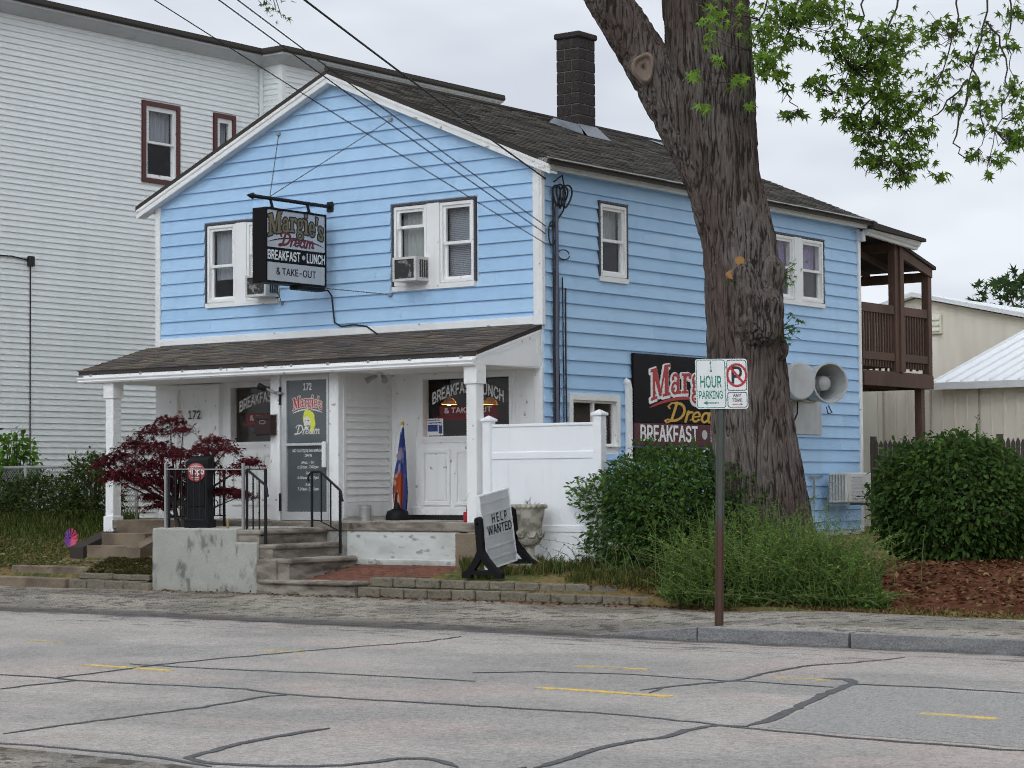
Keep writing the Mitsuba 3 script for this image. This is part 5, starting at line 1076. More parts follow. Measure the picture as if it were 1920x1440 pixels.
to_h = lambda off: (lambda a, b, t: (O[0] + side[0] * a + upv[0] * b + dirv[0] * (off + t), O[1] + side[1] * a + upv[1] * b + dirv[1] * (off + t), O[2] + side[2] * a + upv[2] * b + dirv[2] * (off + t)))
leg = unary_union([bx(-.045, .30, .045, .74), ell(0, .74, .045, .045), stroke([(0, .34), (-.07, .22), (-.20, .07), (-.26, .045)], .085), stroke([(0, .34), (.07, .22), (.20, .07), (.26, .045)], .085), stroke([(-.20, .075), (.20, .075)], .05), bx(-.30, .0, -.17, .07), bx(.17, .0, .30, .07)])
leg = leg.difference(ell(0, .70, .018, .018))
for off in (-.06, W_): add('leg', MB().prism(leg, 0, .075, to_h(off)), 'm_blackplastic', parent=hw)
tl = .05
def to_b(off): return lambda a, b, t: tuple(O[q] + dirv[q] * (a + .025) + (upv[q] * math.cos(tl) - side[q] * math.sin(tl)) * (b - .70) + upv[q] * .70 + (side[q] * math.cos(tl) + upv[q] * math.sin(tl)) * (t + off) for q in range(3))
bw_ = W_ - .05
add('board', MB().prism(bx(0, .10, bw_, 1.04), -.02, .02, to_b(0)), 'm_signgrey', parent=hw)
add('edge', MB().prism(bx(-.008, .09, bw_ + .008, 1.05).difference(bx(.012, .11, bw_ - .012, 1.03)), -.025, .026, to_b(0)), 'm_vinyl', parent=hw)
for k in range(6): add('letter_track', MB().prism(bx(.012, .20 + .145 * k, bw_ - .012, .222 + .145 * k), .02, .026, to_b(0)), 'm_greycap', parent=hw)
def letters(txt, z, x0_, w):
    m = sans(txt, .115, w, .003, True, 0); v = m.vertices; q = to_b(.021)(v[:, 0] + x0_, v[:, 1] + z, v[:, 2])
    add('lettering', trimesh.Trimesh(np.stack(q, 1), m.faces, process=False), 'm_textblack', parent=hw)
letters('H E L P', .66, .235, .36); letters('WANTED', .52, .10, .58)
ur = thing('urn_planter', 'tall cream stone urn with carved bowl in front of the white vinyl fence', 'urn')
uo = (1.02, -1.72, .535)
add('body', lump(MB().lathe([(.0, .0), (.14, .0), (.145, .03), (.11, .05), (.075, .12), (.07, .20), (.085, .235), (.13, .25), (.17, .32), (.188, .40), (.165, .46), (.175, .52), (.195, .64), (.215, .74), (.225, .76), (.18, .75), (.17, .70), (0, .68)], uo, 32), .006, .05, 3, 16), 'm_urn', True, parent=ur)
a = np.arange(20) * 2 * np.pi / 20
for q in range(20): add('rim_bead', trimesh.creation.icosphere(1, .034).apply_translation((uo[0] + .213 * math.cos(a[q]), uo[1] + .213 * math.sin(a[q]), uo[2] + .745)), 'm_urn', True, parent=ur)
for q in range(8):
    b_ = q * np.pi / 4; c_ = np.array([uo[0] + .18 * math.cos(b_), uo[1] + .18 * math.sin(b_), uo[2] + .37]); d_ = np.array([-math.sin(b_), math.cos(b_), 0])
    add('swag', MB().tube([c_ - d_ * .065 + [0, 0, .05], c_ - d_ * .03 - [0, 0, .02], c_ + d_ * .03 - [0, 0, .02], c_ + d_ * .065 + [0, 0, .05]], .018, 7), 'm_urn', True, parent=ur)
add('plinth', MB().rbox(uo[0] - .15, uo[0] + .15, uo[1] - .15, uo[1] + .15, uo[2] - .12, uo[2] + .005, .012), 'm_urn', parent=ur)
ps = thing('parking_sign', 'two plate parking sign on a rusty green post at the kerb', 'sign')
A_ = np.array([6.33, -5.69, .12]); B_ = A_ + np.array([.02, -.0, 2.92]); 
vx = np.array([.80, .60, 0])
def fn_post(p, n, uv):
    g = fbm(p.x * 40, p.y * 40, p.z * 9, 3); h = smoothstep(1.35, .95, p.z + .25 * (g - .5))
    return mix(mix((.055, .060, .048), (.085, .09, .08), g), (.075, .036, .024), h)
S['m_post'] = pr(proc(fn_post), .7, .4)
dv = np.array([-.60, .80, 0.0])                       # away from the camera
pm = MB(); prof = [(-.045, .012), (-.025, .012), (-.018, -.02), (.018, -.02), (.025, .012), (.045, .012), (.045, .016), (.022, .016), (.015, -.015), (-.015, -.015), (-.022, .016), (-.045, .016)]
lean = np.array([.045, .03, 0])
pm.prism(Polygon(prof), 0, 2.70, lambda a, b, t: (A_[0] + vx[0] * a + dv[0] * b + lean[0] * t / 2.95, A_[1] + vx[1] * a + dv[1] * b + lean[1] * t / 2.95, .10 + t))
add('post', pm, 'm_post', parent=ps)
sc = np.array([6.33, -5.69, 2.585]) + lean - dv * .03 + vx * .02; SA = (tuple(vx), (-.018, -.012, 1.0), tuple(-dv))
def rrect(x0_, z0_, x1_, z1_, r_): return bx(x0_ + r_, z0_ + r_, x1_ - r_, z1_ - r_).buffer(r_, resolution=5)
pl = add('plate', solid(rrect(-.29, -.255, .24, .255, .03), sc, SA, -.004, 0), 'm_signwhite', parent=ps)
add('border', solid(unary_union([rrect(-.283, -.246, .015, .248, .028).difference(rrect(-.275, -.238, .007, .24, .022))]), sc, SA, 0, .0015), 'm_green', parent=pl)
add('border', solid(unary_union([rrect(.03, -.07, .232, .244, .025).difference(rrect(.037, -.063, .225, .237, .02)), rrect(.03, -.242, .232, -.085, .022).difference(rrect(.037, -.235, .225, -.092, .018))]), sc, SA, 0, .0015), 'm_textblack', parent=pl)
def ptxt(t_, h, w, x, z, mt): add('lettering', onto(sans(t_, h, w, .002), sc + vx * x + np.array([0, 0, z]), *SA), mt, parent=pl)
ptxt('1', .105, .022, -.133, .125, 'm_green'); ptxt('HOUR', .115, .215, -.134, -.035, 'm_green'); ptxt('PARKING', .078, .245, -.134, -.150, 'm_green')
add('arrow', solid(unary_union([bx(-.19, -.199, -.06, -.188), Polygon([(-.22, -.194), (-.175, -.172), (-.175, -.216)])]), sc, SA, 0, .002), 'm_green', parent=pl)
ptxt('P', .17, .11, .132, .005, 'm_textblack')
add('prohibition_ring', solid(unary_union([ring(.131, .088, .107, .122, .022, .024), stroke([(.065, .168), (.197, .008)], .024)]), sc, SA, .002, .004), 'm_textred', parent=pl)
ptxt('ANY', .032, .085, .131, -.135, 'm_textblack'); ptxt('TIME', .032, .105, .131, -.182, 'm_textblack')
add('arrow', solid(unary_union([bx(.08, -.212, .165, -.205), Polygon([(.185, -.2085), (.16, -.197), (.16, -.22)])]), sc, SA, 0, .002), 'm_textred', parent=pl)
for x, z in ((.022, .17), (.022, -.16)): add('bolt', solid(ell(x, z, .012, .012), sc, SA, 0, .005), 'm_galv', parent=pl)
pw = thing('pinwheel', 'purple and pink garden pinwheel on the grass left of the brown steps', 'pinwheel')
wc = np.array([-7.35, -2.1, .80]); add('stick', MB().tube([(wc[0], wc[1] + .02, .45), (wc[0], wc[1] + .02, wc[2])], .007, 6), 'm_galv', parent=pw)
for q in range(12):
    a0, a1 = q * np.pi / 6, (q + 1.25) * np.pi / 6; R_ = .145
    p_ = [wc, wc + R_ * np.array([math.cos(a0), -.15, math.sin(a0)]), wc + R_ * 1.02 * np.array([math.cos((a0 + a1) / 2), .05, math.sin((a0 + a1) / 2)]), wc + R_ * .9 * np.array([math.cos(a1), .12, math.sin(a1)])]
    add('vane', MB().put(p_, [[0, 1, 2, 3]]), 'm_pink' if math.cos(a0 + .3) > .1 else 'm_purple', parent=pw)
add('hub', MB().lathe([(0, -.015), (.015, 0), (0, .015)], wc - [0, .02, 0], 8), 'm_black', parent=pw)
p2 = thing('garden_spinner', 'small orange and blue garden spinner beside the landing block', 'pinwheel')
wc = np.array([-4.98, -2.55, .86]); add('stick', MB().tube([(wc[0], wc[1], .4), (wc[0], wc[1], wc[2])], .008, 6), 'm_bluepl', parent=p2)
add('head', MB().lathe([(0, -.075), (.045, -.055), (.062, 0), (.045, .055), (.015, .085), (0, .09)], wc + [0, 0, .03], 14), 'm_orange', True, parent=p2)
for q in range(7):
    b_ = q * 2 * np.pi / 7; e = np.array([math.cos(b_), math.sin(b_), 0]); f_ = np.array([-e[1], e[0], 0])
    add('ribbon', MB().put([wc - [0, 0, .05] + e * .03 - f_ * .018, wc - [0, 0, .05] + e * .03 + f_ * .018, wc - [0, 0, .19] + e * .06 + f_ * .022, wc - [0, 0, .32] + e * .045 + f_ * .012, wc - [0, 0, .32] + e * .045 - f_ * .012, wc - [0, 0, .19] + e * .06 - f_ * .022], np.array([[0, 1, 2], [0, 2, 5], [5, 2, 3], [5, 3, 4]])), ('m_bluepl', 'm_purple', 'm_alu')[q % 3], parent=p2)
# ------------------------------------------------------------------ the big maple
def chain_hulls(chains):
    parts = []
    for ch_ in chains:
        for a, b in zip(ch_[:-1], ch_[1:]):
            parts.append(m3.Manifold.batch_hull([m3.Manifold.sphere(q[3], 20).translate(q[:3]) for q in (a, b)]))
    return m3.Manifold.batch_boolean(parts, m3.OpType.Add)
TRUNK = [(3.91,-0.59,0.20,0.80),(3.91,-0.59,0.45,0.75),(3.9,-0.62,0.9,0.66),(3.9,-0.66,1.4,0.585),(3.84,-0.75,2.28,0.53),(3.8,-0.82,3.09,0.498),(3.8,-0.85,3.63,0.495),(3.79,-0.89,4.17,0.487),(3.78,-0.92,4.53,0.48),(3.74,-0.97,4.98,0.446),(3.70,-1.03,5.39,0.392),(3.71,-1.05,6,0.352),(3.73,-1.08,6.79,0.338),(3.74,-1.13,7.69,0.30),(3.75,-1.18,8.7,0.27),(3.8,-1.2,10.2,.2),(3.9,-1.1,12.0,.09)]
LEFT = [(3.65,-1.03,4.85,0.372),(3.52,-1.16,5.39,0.338),(3.35,-1.32,5.87,0.324),(3.12,-1.52,6.43,0.324),(2.87,-1.74,7.02,0.304),(2.55,-2.02,7.7,0.284),(2.26,-2.26,8.31,0.257),(2.04,-2.47,9.05,0.223),(1.6,-2.9,10.4,.13)]
MID = [(3.58,-1.12,5.46,0.311),(3.43,-1.28,6.2,0.284),(3.33,-1.4,7.05,0.277),(3.3,-1.46,7.69,0.257),(3.27,-1.52,8.5,0.23),(3.1,-1.3,10.2,.14)]
ROOTS = [[(3.9, -.6, .55, .5), (3.9 + 1.05 * math.cos(a), -.6 + 1.05 * math.sin(a), .22, .17)] for a in (-2.6, -1.7, -.7, .2, 1.2, 2.3, 3.4)]
BURL = [[(4.12, -1.10, 3.55, .30), (4.16, -1.12, 3.78, .29)], [(4.20, -.95, 4.20, .22), (4.13, -.98, 4.05, .24)], [(4.0, -1.2, 4.15, .22), (4.1, -1.2, 3.9, .22)], [(4.28, -.80, 3.25, .10), (4.22, -.80, 3.2, .14)]]
tm = chain_hulls([TRUNK, LEFT, MID] + ROOTS + BURL).refine_to_length(.036).to_mesh()
tm = trimesh.Trimesh(tm.vert_properties[:, :3], tm.tri_verts); trimesh.smoothing.filter_taubin(tm, iterations=14)
v = tm.vertices; n = tm.vertex_normals
wv = meshkit.fbm(v * [5, 5, 2], 2, 3)[:, None] * [3, 3, 2.0]; rid = smoothf(0, .5, np.abs(meshkit.noise(v * [15, 15, 1.3] + wv, 21) - .5) * 2); rid2 = meshkit.fbm(v * [28, 28, 4], 2, 33)
amp = .9 * smoothf(9.5, 6.5, v[:, 2]) * .4 + .6
bl = np.exp(-(((v - [4.15, -1.15, 3.8]) / [.34, .34, .55]) ** 2).sum(1))
tm.vertices = v + n * ((rid * .026 - .018 + (rid2 - .5) * .026) * amp + bl * (meshkit.fbm(v * 5, 3, 4) - .45) * .22)[:, None]
tree = thing('maple_tree', 'large old maple with furrowed bark standing before the blue side wall', 'tree')
add('trunk', tm, 'm_bark', True, parent=tree)
def scar(c, nrm, r0, r1, mid=True):
    c, nrm = np.array(c, float), np.array(nrm, float); nrm /= np.linalg.norm(nrm); u = np.cross(nrm, [0, 0, 1]); u /= np.linalg.norm(u); w = np.cross(u, nrm)
    prof = [(r0 * 1.12, -.10), (r0 * 1.08, .02), (r0 * .98, .05), (r0 * .85, .045), (r0 * .74, .025), (r0 * .70, .0), (r0 * .45, -.005), (r0 * .3, -.02), (r0 * .2, -.05), (0, -.06)]; k = 26; a = np.arange(k) * 2 * np.pi / k; i = np.arange(k)
    V = np.vstack([c + nrm * t + rr * (np.cos(a)[:, None] * u + (r1 / r0) * np.sin(a)[:, None] * w) * (1 + .12 * np.sin(3 * a + 1))[:, None] for rr, t in prof])
    F = np.vstack([np.stack([q * k + i, q * k + (i + 1) % k, (q + 1) * k + (i + 1) % k, (q + 1) * k + i], 1) for q in range(len(prof) - 1)])
    return MB().put(V, F)
toward = -fw * np.array([1, 1, 0])
add('branch_scar', scar((3.055, -1.99, 6.78), toward + [-.05, 0, .05], .125, .175), 'm_scar', True, parent=tree, label='pale healed branch scar on the left limb')
for c in ((4.02, -1.33, 4.33), (3.94, -1.385, 4.16)): add('pruned_stub', MB().tube([np.array(c) - toward * .15, np.array(c) + toward * .035], [.075, .06], 12), 'm_cutwood', parent=tree)
TWIGS = [[(5.17,-0.13,8.07),(5.14,-0.12,7.4),(5.04,-0.21,6.85),(5.01,-0.72,6.31)],[(5.53,0.34,8.1),(5.33,0.13,7.28),(5.21,0.04,6.59),(5.24,0.12,5.92),(5.4,0.36,5.52)],[(6.22,1.23,8.17),(6.2,1.25,7.48),(6.07,1.12,6.99),(6.01,1.06,6.72),(5.92,1,6.1),(5.86,0.91,6.02)],[(6.2,1.25,7.48),(6.33,1.44,7.15),(6.36,1.51,6.67),(6.25,1.41,6.12),(6.14,1.31,5.56)],[(6.07,1.12,6.99),(6.12,1.22,6.38),(6.12,1.28,5.7)],[(5.94,0.87,8.14),(5.95,0.92,7.46),(5.81,0.79,6.84),(5.68,0.66,6.49)],[(4.99,-0.36,8.05),(5,-0.31,7.45),(5.05,-0.22,7.19)],[(4.75,-1.01,7.97),(4.62,-1.07,7.17),(4.44,-1.17,6.71),(4.22,-1.33,6.58)],[(4.44,-1.17,6.71),(4.56,-1.06,6.38),(4.69,-0.96,6.18)],[(4.48,-1.21,7.84),(4.3,-1.31,7.18),(4.12,-1.41,6.58)],[(6.47,1.56,8.05),(6.38,1.49,7.36),(6.41,1.57,6.67)],[(5.21,0.04,6.59),(5.07,-0.13,6.18),(4.98,-0.74,6.14)],[(6.01,1.06,6.72),(5.82,0.84,6.43),(5.65,0.64,6.08),(5.64,0.65,5.67)],[(6.01,1.07,6.51),(5.85,0.91,5.96),(5.96,1.07,5.66),(6.05,1.19,5.69)],[(5.24,0.11,6.12),(5.51,0.47,6),(5.63,0.66,5.54)]]
CLUMPS = [(4.88,-1.26,7.37,0.68,0.2,70),(4.6,-1.57,7.09,0.3,0.24,24),(5.11,-1.08,7.37,0.34,0.14,24),(4.64,-1.65,6.68,0.27,0.27,22),(4.24,-2.1,7.25,0.41,0.2,14),(4.13,-2.17,6.99,0.14,0.1,4),(4.15,-2.02,6.75,0.09,0.07,3),(4.37,-1.84,6.49,0.17,0.1,8),(3.96,-2.27,6.54,0.14,0.09,4),(4.07,-2.17,6.16,0.09,0.05,3),(4.44,-1.77,6.18,0.07,0.05,3),(4.57,-1.58,6.8,0.2,0.14,10),(4.76,-1.2,7.03,0.2,0.1,10),(4.64,-1.13,6.46,0.12,0.07,5),(4.54,-1.22,6.63,0.09,0.05,3),(5.09,-0.71,7,0.27,0.24,30),(5.57,-0.35,7.1,0.47,0.27,70),(5.36,-0.24,6.81,0.54,0.3,90),(5.41,-0.06,6.42,0.47,0.24,60),(5.18,-0.48,6.49,0.27,0.2,26),(4.86,-0.72,6.53,0.17,0.14,9),(4.76,-0.8,6.59,0.12,0.07,6),(4.46,-0.88,6.18,0.14,0.07,7),(4.59,-0.78,6.21,0.09,0.05,4),(4.84,-0.47,6.23,0.16,0.07,8),(4.98,-0.11,6.16,0.27,0.17,26),(5.25,0.09,6.12,0.37,0.17,36),(5.53,0.29,6.25,0.3,0.17,24),(5.09,0.11,5.93,0.27,0.12,20),(5.47,0.39,5.9,0.34,0.15,30),(5.09,0.25,5.68,0.27,0.14,26),(5.42,0.49,5.64,0.37,0.14,36),(5.36,0.46,5.44,0.2,0.07,12),(5.74,0.74,5.47,0.14,0.05,5),(5.69,0.55,6.06,0.17,0.14,10),(5.6,0.78,7.35,0.27,0.2,16),(5.83,1.08,7.43,0.27,0.2,14),(6.12,1.42,7.38,0.27,0.24,12),(6.41,1.62,7.65,0.17,0.14,14),(5.85,1.11,7.02,0.27,0.17,16),(6.11,1.43,7.11,0.2,0.17,10),(6.35,1.72,7.26,0.14,0.1,5),(5.74,0.93,6.73,0.24,0.14,12),(6.03,1.27,6.67,0.27,0.14,14),(6.37,1.65,6.65,0.2,0.17,16),(5.62,0.72,6.51,0.17,0.14,9),(5.84,1.02,6.38,0.2,0.14,10),(6.13,1.36,6.4,0.24,0.14,14),(6.42,1.7,6.31,0.14,0.14,9),(6.07,1.33,6.12,0.2,0.08,8),(6.35,1.67,6.07,0.2,0.17,22),(5.97,1.27,5.78,0.17,0.08,9),(6.19,1.44,5.72,0.2,0.09,11),(6.38,1.69,5.96,0.14,0.1,12),(6.13,1.41,5.54,0.08,0.05,3)]
def maple_leaf(lobe=.36, n=5):
    """outline of a lobed leaf, tip along +y, length about 1, folded a little: points and triangles"""
    ang = np.radians([90, 40, -12, 140, 192]) if n == 5 else np.radians([90, 55, 20, -15, 125, 160, 195]); L_ = [1, .85, .6, .85, .6] if n == 5 else [1, .95, .75, .5, .95, .75, .5]
    order = np.argsort(-ang); ang, L_ = ang[order], np.array(L_)[order]
    P = [(0, -.05, 0)]; V = [(0, 0, .0)]
    for k, (a, l) in enumerate(zip(ang, L_)):
        da = (ang[0] - ang[-1]) / (len(ang) - 1) / 2
        for aa, ll in ((a + da * .95, lobe * l * .9), (a + da * .36, lobe * 1.35 * l), (a, l), (a - da * .36, lobe * 1.35 * l)):
            V.append((ll * math.cos(aa) * .8, ll * math.sin(aa) * .8 + .15, -.16 * ll * ll))
    V.append((lobe * L_[-1] * .9 * math.cos(ang[-1] - da) * .8, lobe * .5 * math.sin(ang[-1] - da) + .15, 0))
    V = np.array(V); m = len(V)
    return V, np.array([[0, i, i + 1] for i in range(1, m - 1)])
def oval_leaf(w=.34): return np.array([(0, 0, 0), (w * .5, .35, .04), (w * .42, .68, .02), (0, 1, -.08), (-w * .42, .68, .02), (-w * .5, .35, .04), (0, .5, -.04)]), np.array([[0, 1, 6], [1, 2, 6], [2, 3, 6], [3, 4, 6], [4, 5, 6], [5, 0, 6]])
def small_leaf(w=.36): return np.array([(0, 0, 0), (w * .5, .45, .05), (0, 1, -.04), (-w * .5, .45, .05)]), np.array([[0, 1, 2], [0, 2, 3]])
def leaves(P, tip, nrm, size, tmpl, cols):
    V0, F0 = tmpl; P, tip, nrm = (np.asarray(a, float) for a in (P, tip, nrm))
    tip = tip / np.linalg.norm(tip, axis=1, keepdims=True); nrm = nrm - tip * (nrm * tip).sum(1, keepdims=True); nrm /= np.linalg.norm(nrm, axis=1, keepdims=True) + 1e-9
    sd = np.cross(tip, nrm); size = np.broadcast_to(size, len(P))[:, None, None]
    V = P[:, None] + size * (V0[None, :, :1] * sd[:, None] + V0[None, :, 1:2] * tip[:, None] + V0[None, :, 2:] * nrm[:, None])
    F = F0[None] + (np.arange(len(P)) * len(V0))[:, None, None]
    return V.reshape(-1, 3), F.reshape(-1, 3), np.repeat(np.asarray(cols, float), len(V0), 0)
def unit(a): return a / (np.linalg.norm(a, axis=-1, keepdims=True) + 1e-9)
def leaf_mesh(key, V, F, C, parent=None, **kw): return add(key, trimesh.Trimesh(V, F, process=False), 'm_leaf', parent=parent, color=C, **kw)
r = np.random.default_rng(12)
mb = MB()
ends = []
for tw in TWIGS:
    p_ = np.array(tw); t = np.linspace(0, 1, len(p_)); q = np.linspace(0, 1, 14); pts = np.stack([np.interp(q, t, p_[:, k]) for k in range(3)], 1); pts[1:-1] += r.normal(0, .022, (12, 3))
    mb.tube(pts, np.linspace(.014, .004, 14), 6); ends += list(pts)
P, C = [], []; PET = MB()
ends = np.array(ends)
for cx, cy, cz, rh, rv, n_ in CLUMPS:
    n_ = int(n_ * (3.4 if cx < 5.0 and cz > 6.5 else 2.8)); q = r.normal(0, .42, (n_, 3)) * [1, 1, 1]; lat = rt * np.array([1, 1, 0]); dep = fw * np.array([1, 1, 0])
    p_ = np.array([cx, cy, cz]) + q[:, :1] * lat * rh + q[:, 1:2] * dep * (rh * .9 + .15) + q[:, 2:] * np.array([0, 0, 1]) * rv; P.append(p_)
    e = ends[np.argmin(np.linalg.norm(ends - [cx, cy, cz], axis=1))]
    for k in range(max(1, n_ // 5)):
        b_ = p_[k]; m_ = (e + b_) / 2 + [0, 0, -.06] + r.normal(0, .05, 3)
        if np.linalg.norm(e - b_) < 1.5: mb.tube(np.array([e, m_, b_]), [.0055, .0045, .003], 5)
P = np.vstack(P); n_ = len(P)
tip = unit(np.stack([r.normal(0, .75, n_), r.normal(0, .75, n_), r.uniform(-1.1, -.1, n_)], 1)); nr = np.stack([r.normal(0, .55, n_), r.normal(0, .55, n_), r.uniform(.2, 1, n_)], 1)
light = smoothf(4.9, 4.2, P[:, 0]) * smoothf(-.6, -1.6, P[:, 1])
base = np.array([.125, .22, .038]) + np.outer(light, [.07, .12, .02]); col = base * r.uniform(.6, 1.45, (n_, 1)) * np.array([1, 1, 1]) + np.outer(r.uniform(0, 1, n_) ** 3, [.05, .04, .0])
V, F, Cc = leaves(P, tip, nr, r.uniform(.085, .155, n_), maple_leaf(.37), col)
add('twigs', mb, 'm_twig', True, parent=tree, kind='stuff')
leaf_mesh('foliage', V, F, Cc, tree, kind='stuff')
# the rest of the crown above the frame, coarser, so that the tree is whole from elsewhere
n_ = 1500; q = unit(r.normal(0, 1, (n_, 3))) * r.uniform(.6, 1, (n_, 1)); P = np.array([3.9, -1.0, 11.2]) + q * [4.6, 4.2, 2.2]; P = P[P[:, 2] > 9.4]; n_ = len(P)
V, F, Cc = leaves(P, unit(np.stack([r.normal(0, .7, n_), r.normal(0, .7, n_), r.uniform(-1, 0, n_)], 1)), np.stack([r.normal(0, .4, n_), r.normal(0, .4, n_), np.ones(n_)], 1), r.uniform(.25, .4, n_), maple_leaf(.30), np.array([.06, .12, .03]) * r.uniform(.6, 1.4, (n_, 1)))
leaf_mesh('crown', V, F, Cc, tree, kind='stuff')
def sprig(parent, base, ends_, k, size, colr, rr, key='sprig'):
    mb = MB(); P = []
    for e in ends_:
        e = np.array(e, float); b = np.array(base, float); mb.tube([b, (b + e) / 2 + rr.normal(0, .02, 3), e], [.008, .006, .004], 5); P += [e + rr.normal(0, .045, 3) for _ in range(k)] + [(b + e) / 2 + rr.normal(0, .04, 3) for _ in range(k // 2)]
    P = np.array(P); m = len(P); V, F, C = leaves(P, unit(np.stack([rr.normal(0, .7, m), rr.normal(0, .7, m), rr.uniform(-1, .1, m)], 1)), np.stack([rr.normal(0, .6, m), rr.normal(0, .6, m), np.ones(m)], 1), rr.uniform(size * .7, size * 1.2, m), maple_leaf(.32), np.array(colr) * rr.uniform(.7, 1.35, (m, 1)))
    t_ = add(key + '_stem', mb, 'm_twig', True, parent=parent); leaf_mesh(key, V, F, C, parent, kind='stuff')
sprig(tree, (4.26, -.90, 3.42), [(4.45, -.76, 3.46), (4.50, -.72, 3.56), (4.44, -.77, 3.64), (4.40, -.78, 3.38)], 4, .11, (.10, .21, .04), r)
sprig(tree, (4.30, -.95, 4.15), [(4.48, -.78, 4.24), (4.50, -.75, 4.32), (4.44, -.80, 4.12)], 4, .10, (.12, .22, .05), r)
sprig(tree, (4.0, -1.40, 4.12), [(3.98, -1.46, 4.08), (3.93, -1.46, 4.05)], 3, .07, (.10, .15, .04), r)
ob = thing('overhanging_branch', 'leafy end of a branch hanging into the top of the picture over the white roof', 'branch')
sprig(ob, (1.13, -6.8, 7.55), [(1.13, -6.8, 7.02), (1.2, -6.72, 6.93), (1.27, -6.7, 7.03), (1.09, -6.82, 6.99), (1.25, -6.68, 6.86), (1.18, -6.76, 7.08)], 4, .085, (.085, .165, .04), r)
add('bough', MB().tube([(1.13, -6.8, 7.55), (1.2, -6.6, 8.6), (1.9, -5.8, 9.6), (2.2, -2.6, 9.3)], [.014, .02, .04, .06], 7), 'm_twig', True, parent=ob)

# ------------------------------------------------------------------ shrubs
def bush(name, label, c, rad, nl, size, tmpl, col, rr, fill=.72, bottom=.0, gaps=.0, droop=.35, cat='shrub', lump_=.22, sprays=0, twig=True):
    k = thing(name, label, cat); c = np.array(c, float); rad = np.array(rad, float)
    q = unit(rr.normal(0, 1, (int(nl * 1.6), 3))); f = rr.uniform(fill ** 3, 1, len(q)) ** (1 / 3)
    bump = 1 + lump_ * (meshkit.fbm(q * 2.6 + c, 4, 17) - .5) * 2
    P = c + q * f[:, None] * rad * bump[:, None] + rr.normal(0, .03, (len(q), 3))
    keep = (P[:, 2] > lawn_z(P[:, 0], P[:, 1]) + bottom) & (meshkit.fbm(P * 2.7, 3, 8) > gaps * .6)
    P, q = P[keep][:nl], q[keep][:nl]; n_ = len(P)
    tip = unit(q * [.8, .8, .5] + rr.normal(0, .5, (n_, 3)) - [0, 0, droop]); nr = q + rr.normal(0, .45, (n_, 3)) + [0, 0, .5]
    tone = (.35 + 1.3 * meshkit.fbm(P * 3.6, 3, 5))[:, None] * rr.uniform(.5, 1.5, (n_, 1))
    C = np.array(col) * tone + np.outer(rr.uniform(0, 1, n_) ** 6, [.06, .075, .005])
    V, F, Cc = leaves(P, tip, nr, size * rr.uniform(.55, 1.35, n_), tmpl, C)
    leaf_mesh('foliage', V, F, Cc, k)
    mb = MB(); g0 = np.array([c[0], c[1], float(lawn_z(c[0], c[1])) - .05])
    for j in range(26 if twig else 6):
        e = P[rr.integers(n_)]; m_ = g0 + (e - g0) * .5 + [0, 0, .12] + rr.normal(0, .06, 3); mb.tube([g0 + rr.normal(0, .06, 3) * [1, 1, 0], m_, e], [.020, .013, .004], 5)
    SP, ST = [], []
    for j in range(int(nl / 420)):
        e = P[rr.integers(n_)]; d = unit(e - c + rr.normal(0, .25, 3) + [0, 0, .35]); l = rr.uniform(.12, .38); w = e + d * l * .5 - [0, 0, .02]; t_ = e + d * l - [0, 0, .06]
        mb.tube([e, w, t_], [.004, .003, .002], 4)
        for u in np.linspace(.2, 1, 9): SP.append(e + (t_ - e) * u + rr.normal(0, .008, 3)); ST.append(unit(d + rr.normal(0, .7, 3)))
    if SP:
        SP, ST = np.array(SP), np.array(ST); V, F, Cc = leaves(SP, ST, rr.normal(0, .5, (len(SP), 3)) + [0, 0, 1], size * rr.uniform(.5, .95, len(SP)), tmpl, np.array(col) * rr.uniform(1.1, 2.0, (len(SP), 1)))
        leaf_mesh('shoots', V, F, Cc, k, kind='stuff')
    add('stems', mb, 'm_twig', True, parent=k)
    return k
bush('round_hedge', 'dense dark green dome shaped hedge on red mulch right of the tree', (5.50, 1.62, 1.24), (1.14, 1.10, 1.0), 13000, .092, oval_leaf(.46), (.056, .104, .030), np.random.default_rng(21), .66, .10, 0, .5, lump_=.24)
bush('round_hedge', 'sliver of a lighter green shrub at the right edge of the picture', (7.42, 2.1, .98), (.62, .5, .55), 900, .10, oval_leaf(.45), (.065, .11, .028), np.random.default_rng(22), .6, .1)
bush('leafy_shrub', 'loose green leafy shrub between the white vinyl fence and the tree trunk', (2.90, -1.10, 1.16), (1.34, .95, .90), 20000, .078, oval_leaf(.38), (.062, .118, .033), np.random.default_rng(23), .3, .02, .50, .25, lump_=.40)
bush('dark_shrub', 'dark overgrown shrub tangled in the chain link fence at the left', (-9.75, -.66, 1.15), (1.35, .32, .66), 4200, .075, oval_leaf(.42), (.045, .068, .022), np.random.default_rng(25), .4, .0, .35, .2, lump_=.3)
bush('dark_shrub', 'dark leafy shrub close behind the left porch post', (-8.40, -.72, 1.42), (.62, .34, .76), 3000, .075, oval_leaf(.42), (.050, .074, .024), np.random.default_rng(26), .4, .0, .35, .2, lump_=.3)
bush('green_sapling', 'bright green young plant before the white clapboards at the left edge', (-11.0, -.1, 1.95), (.50, .35, .62), 520, .12, oval_leaf(.6), (.085, .175, .030), np.random.default_rng(27), .3, .3, .3, .5, lump_=.4)
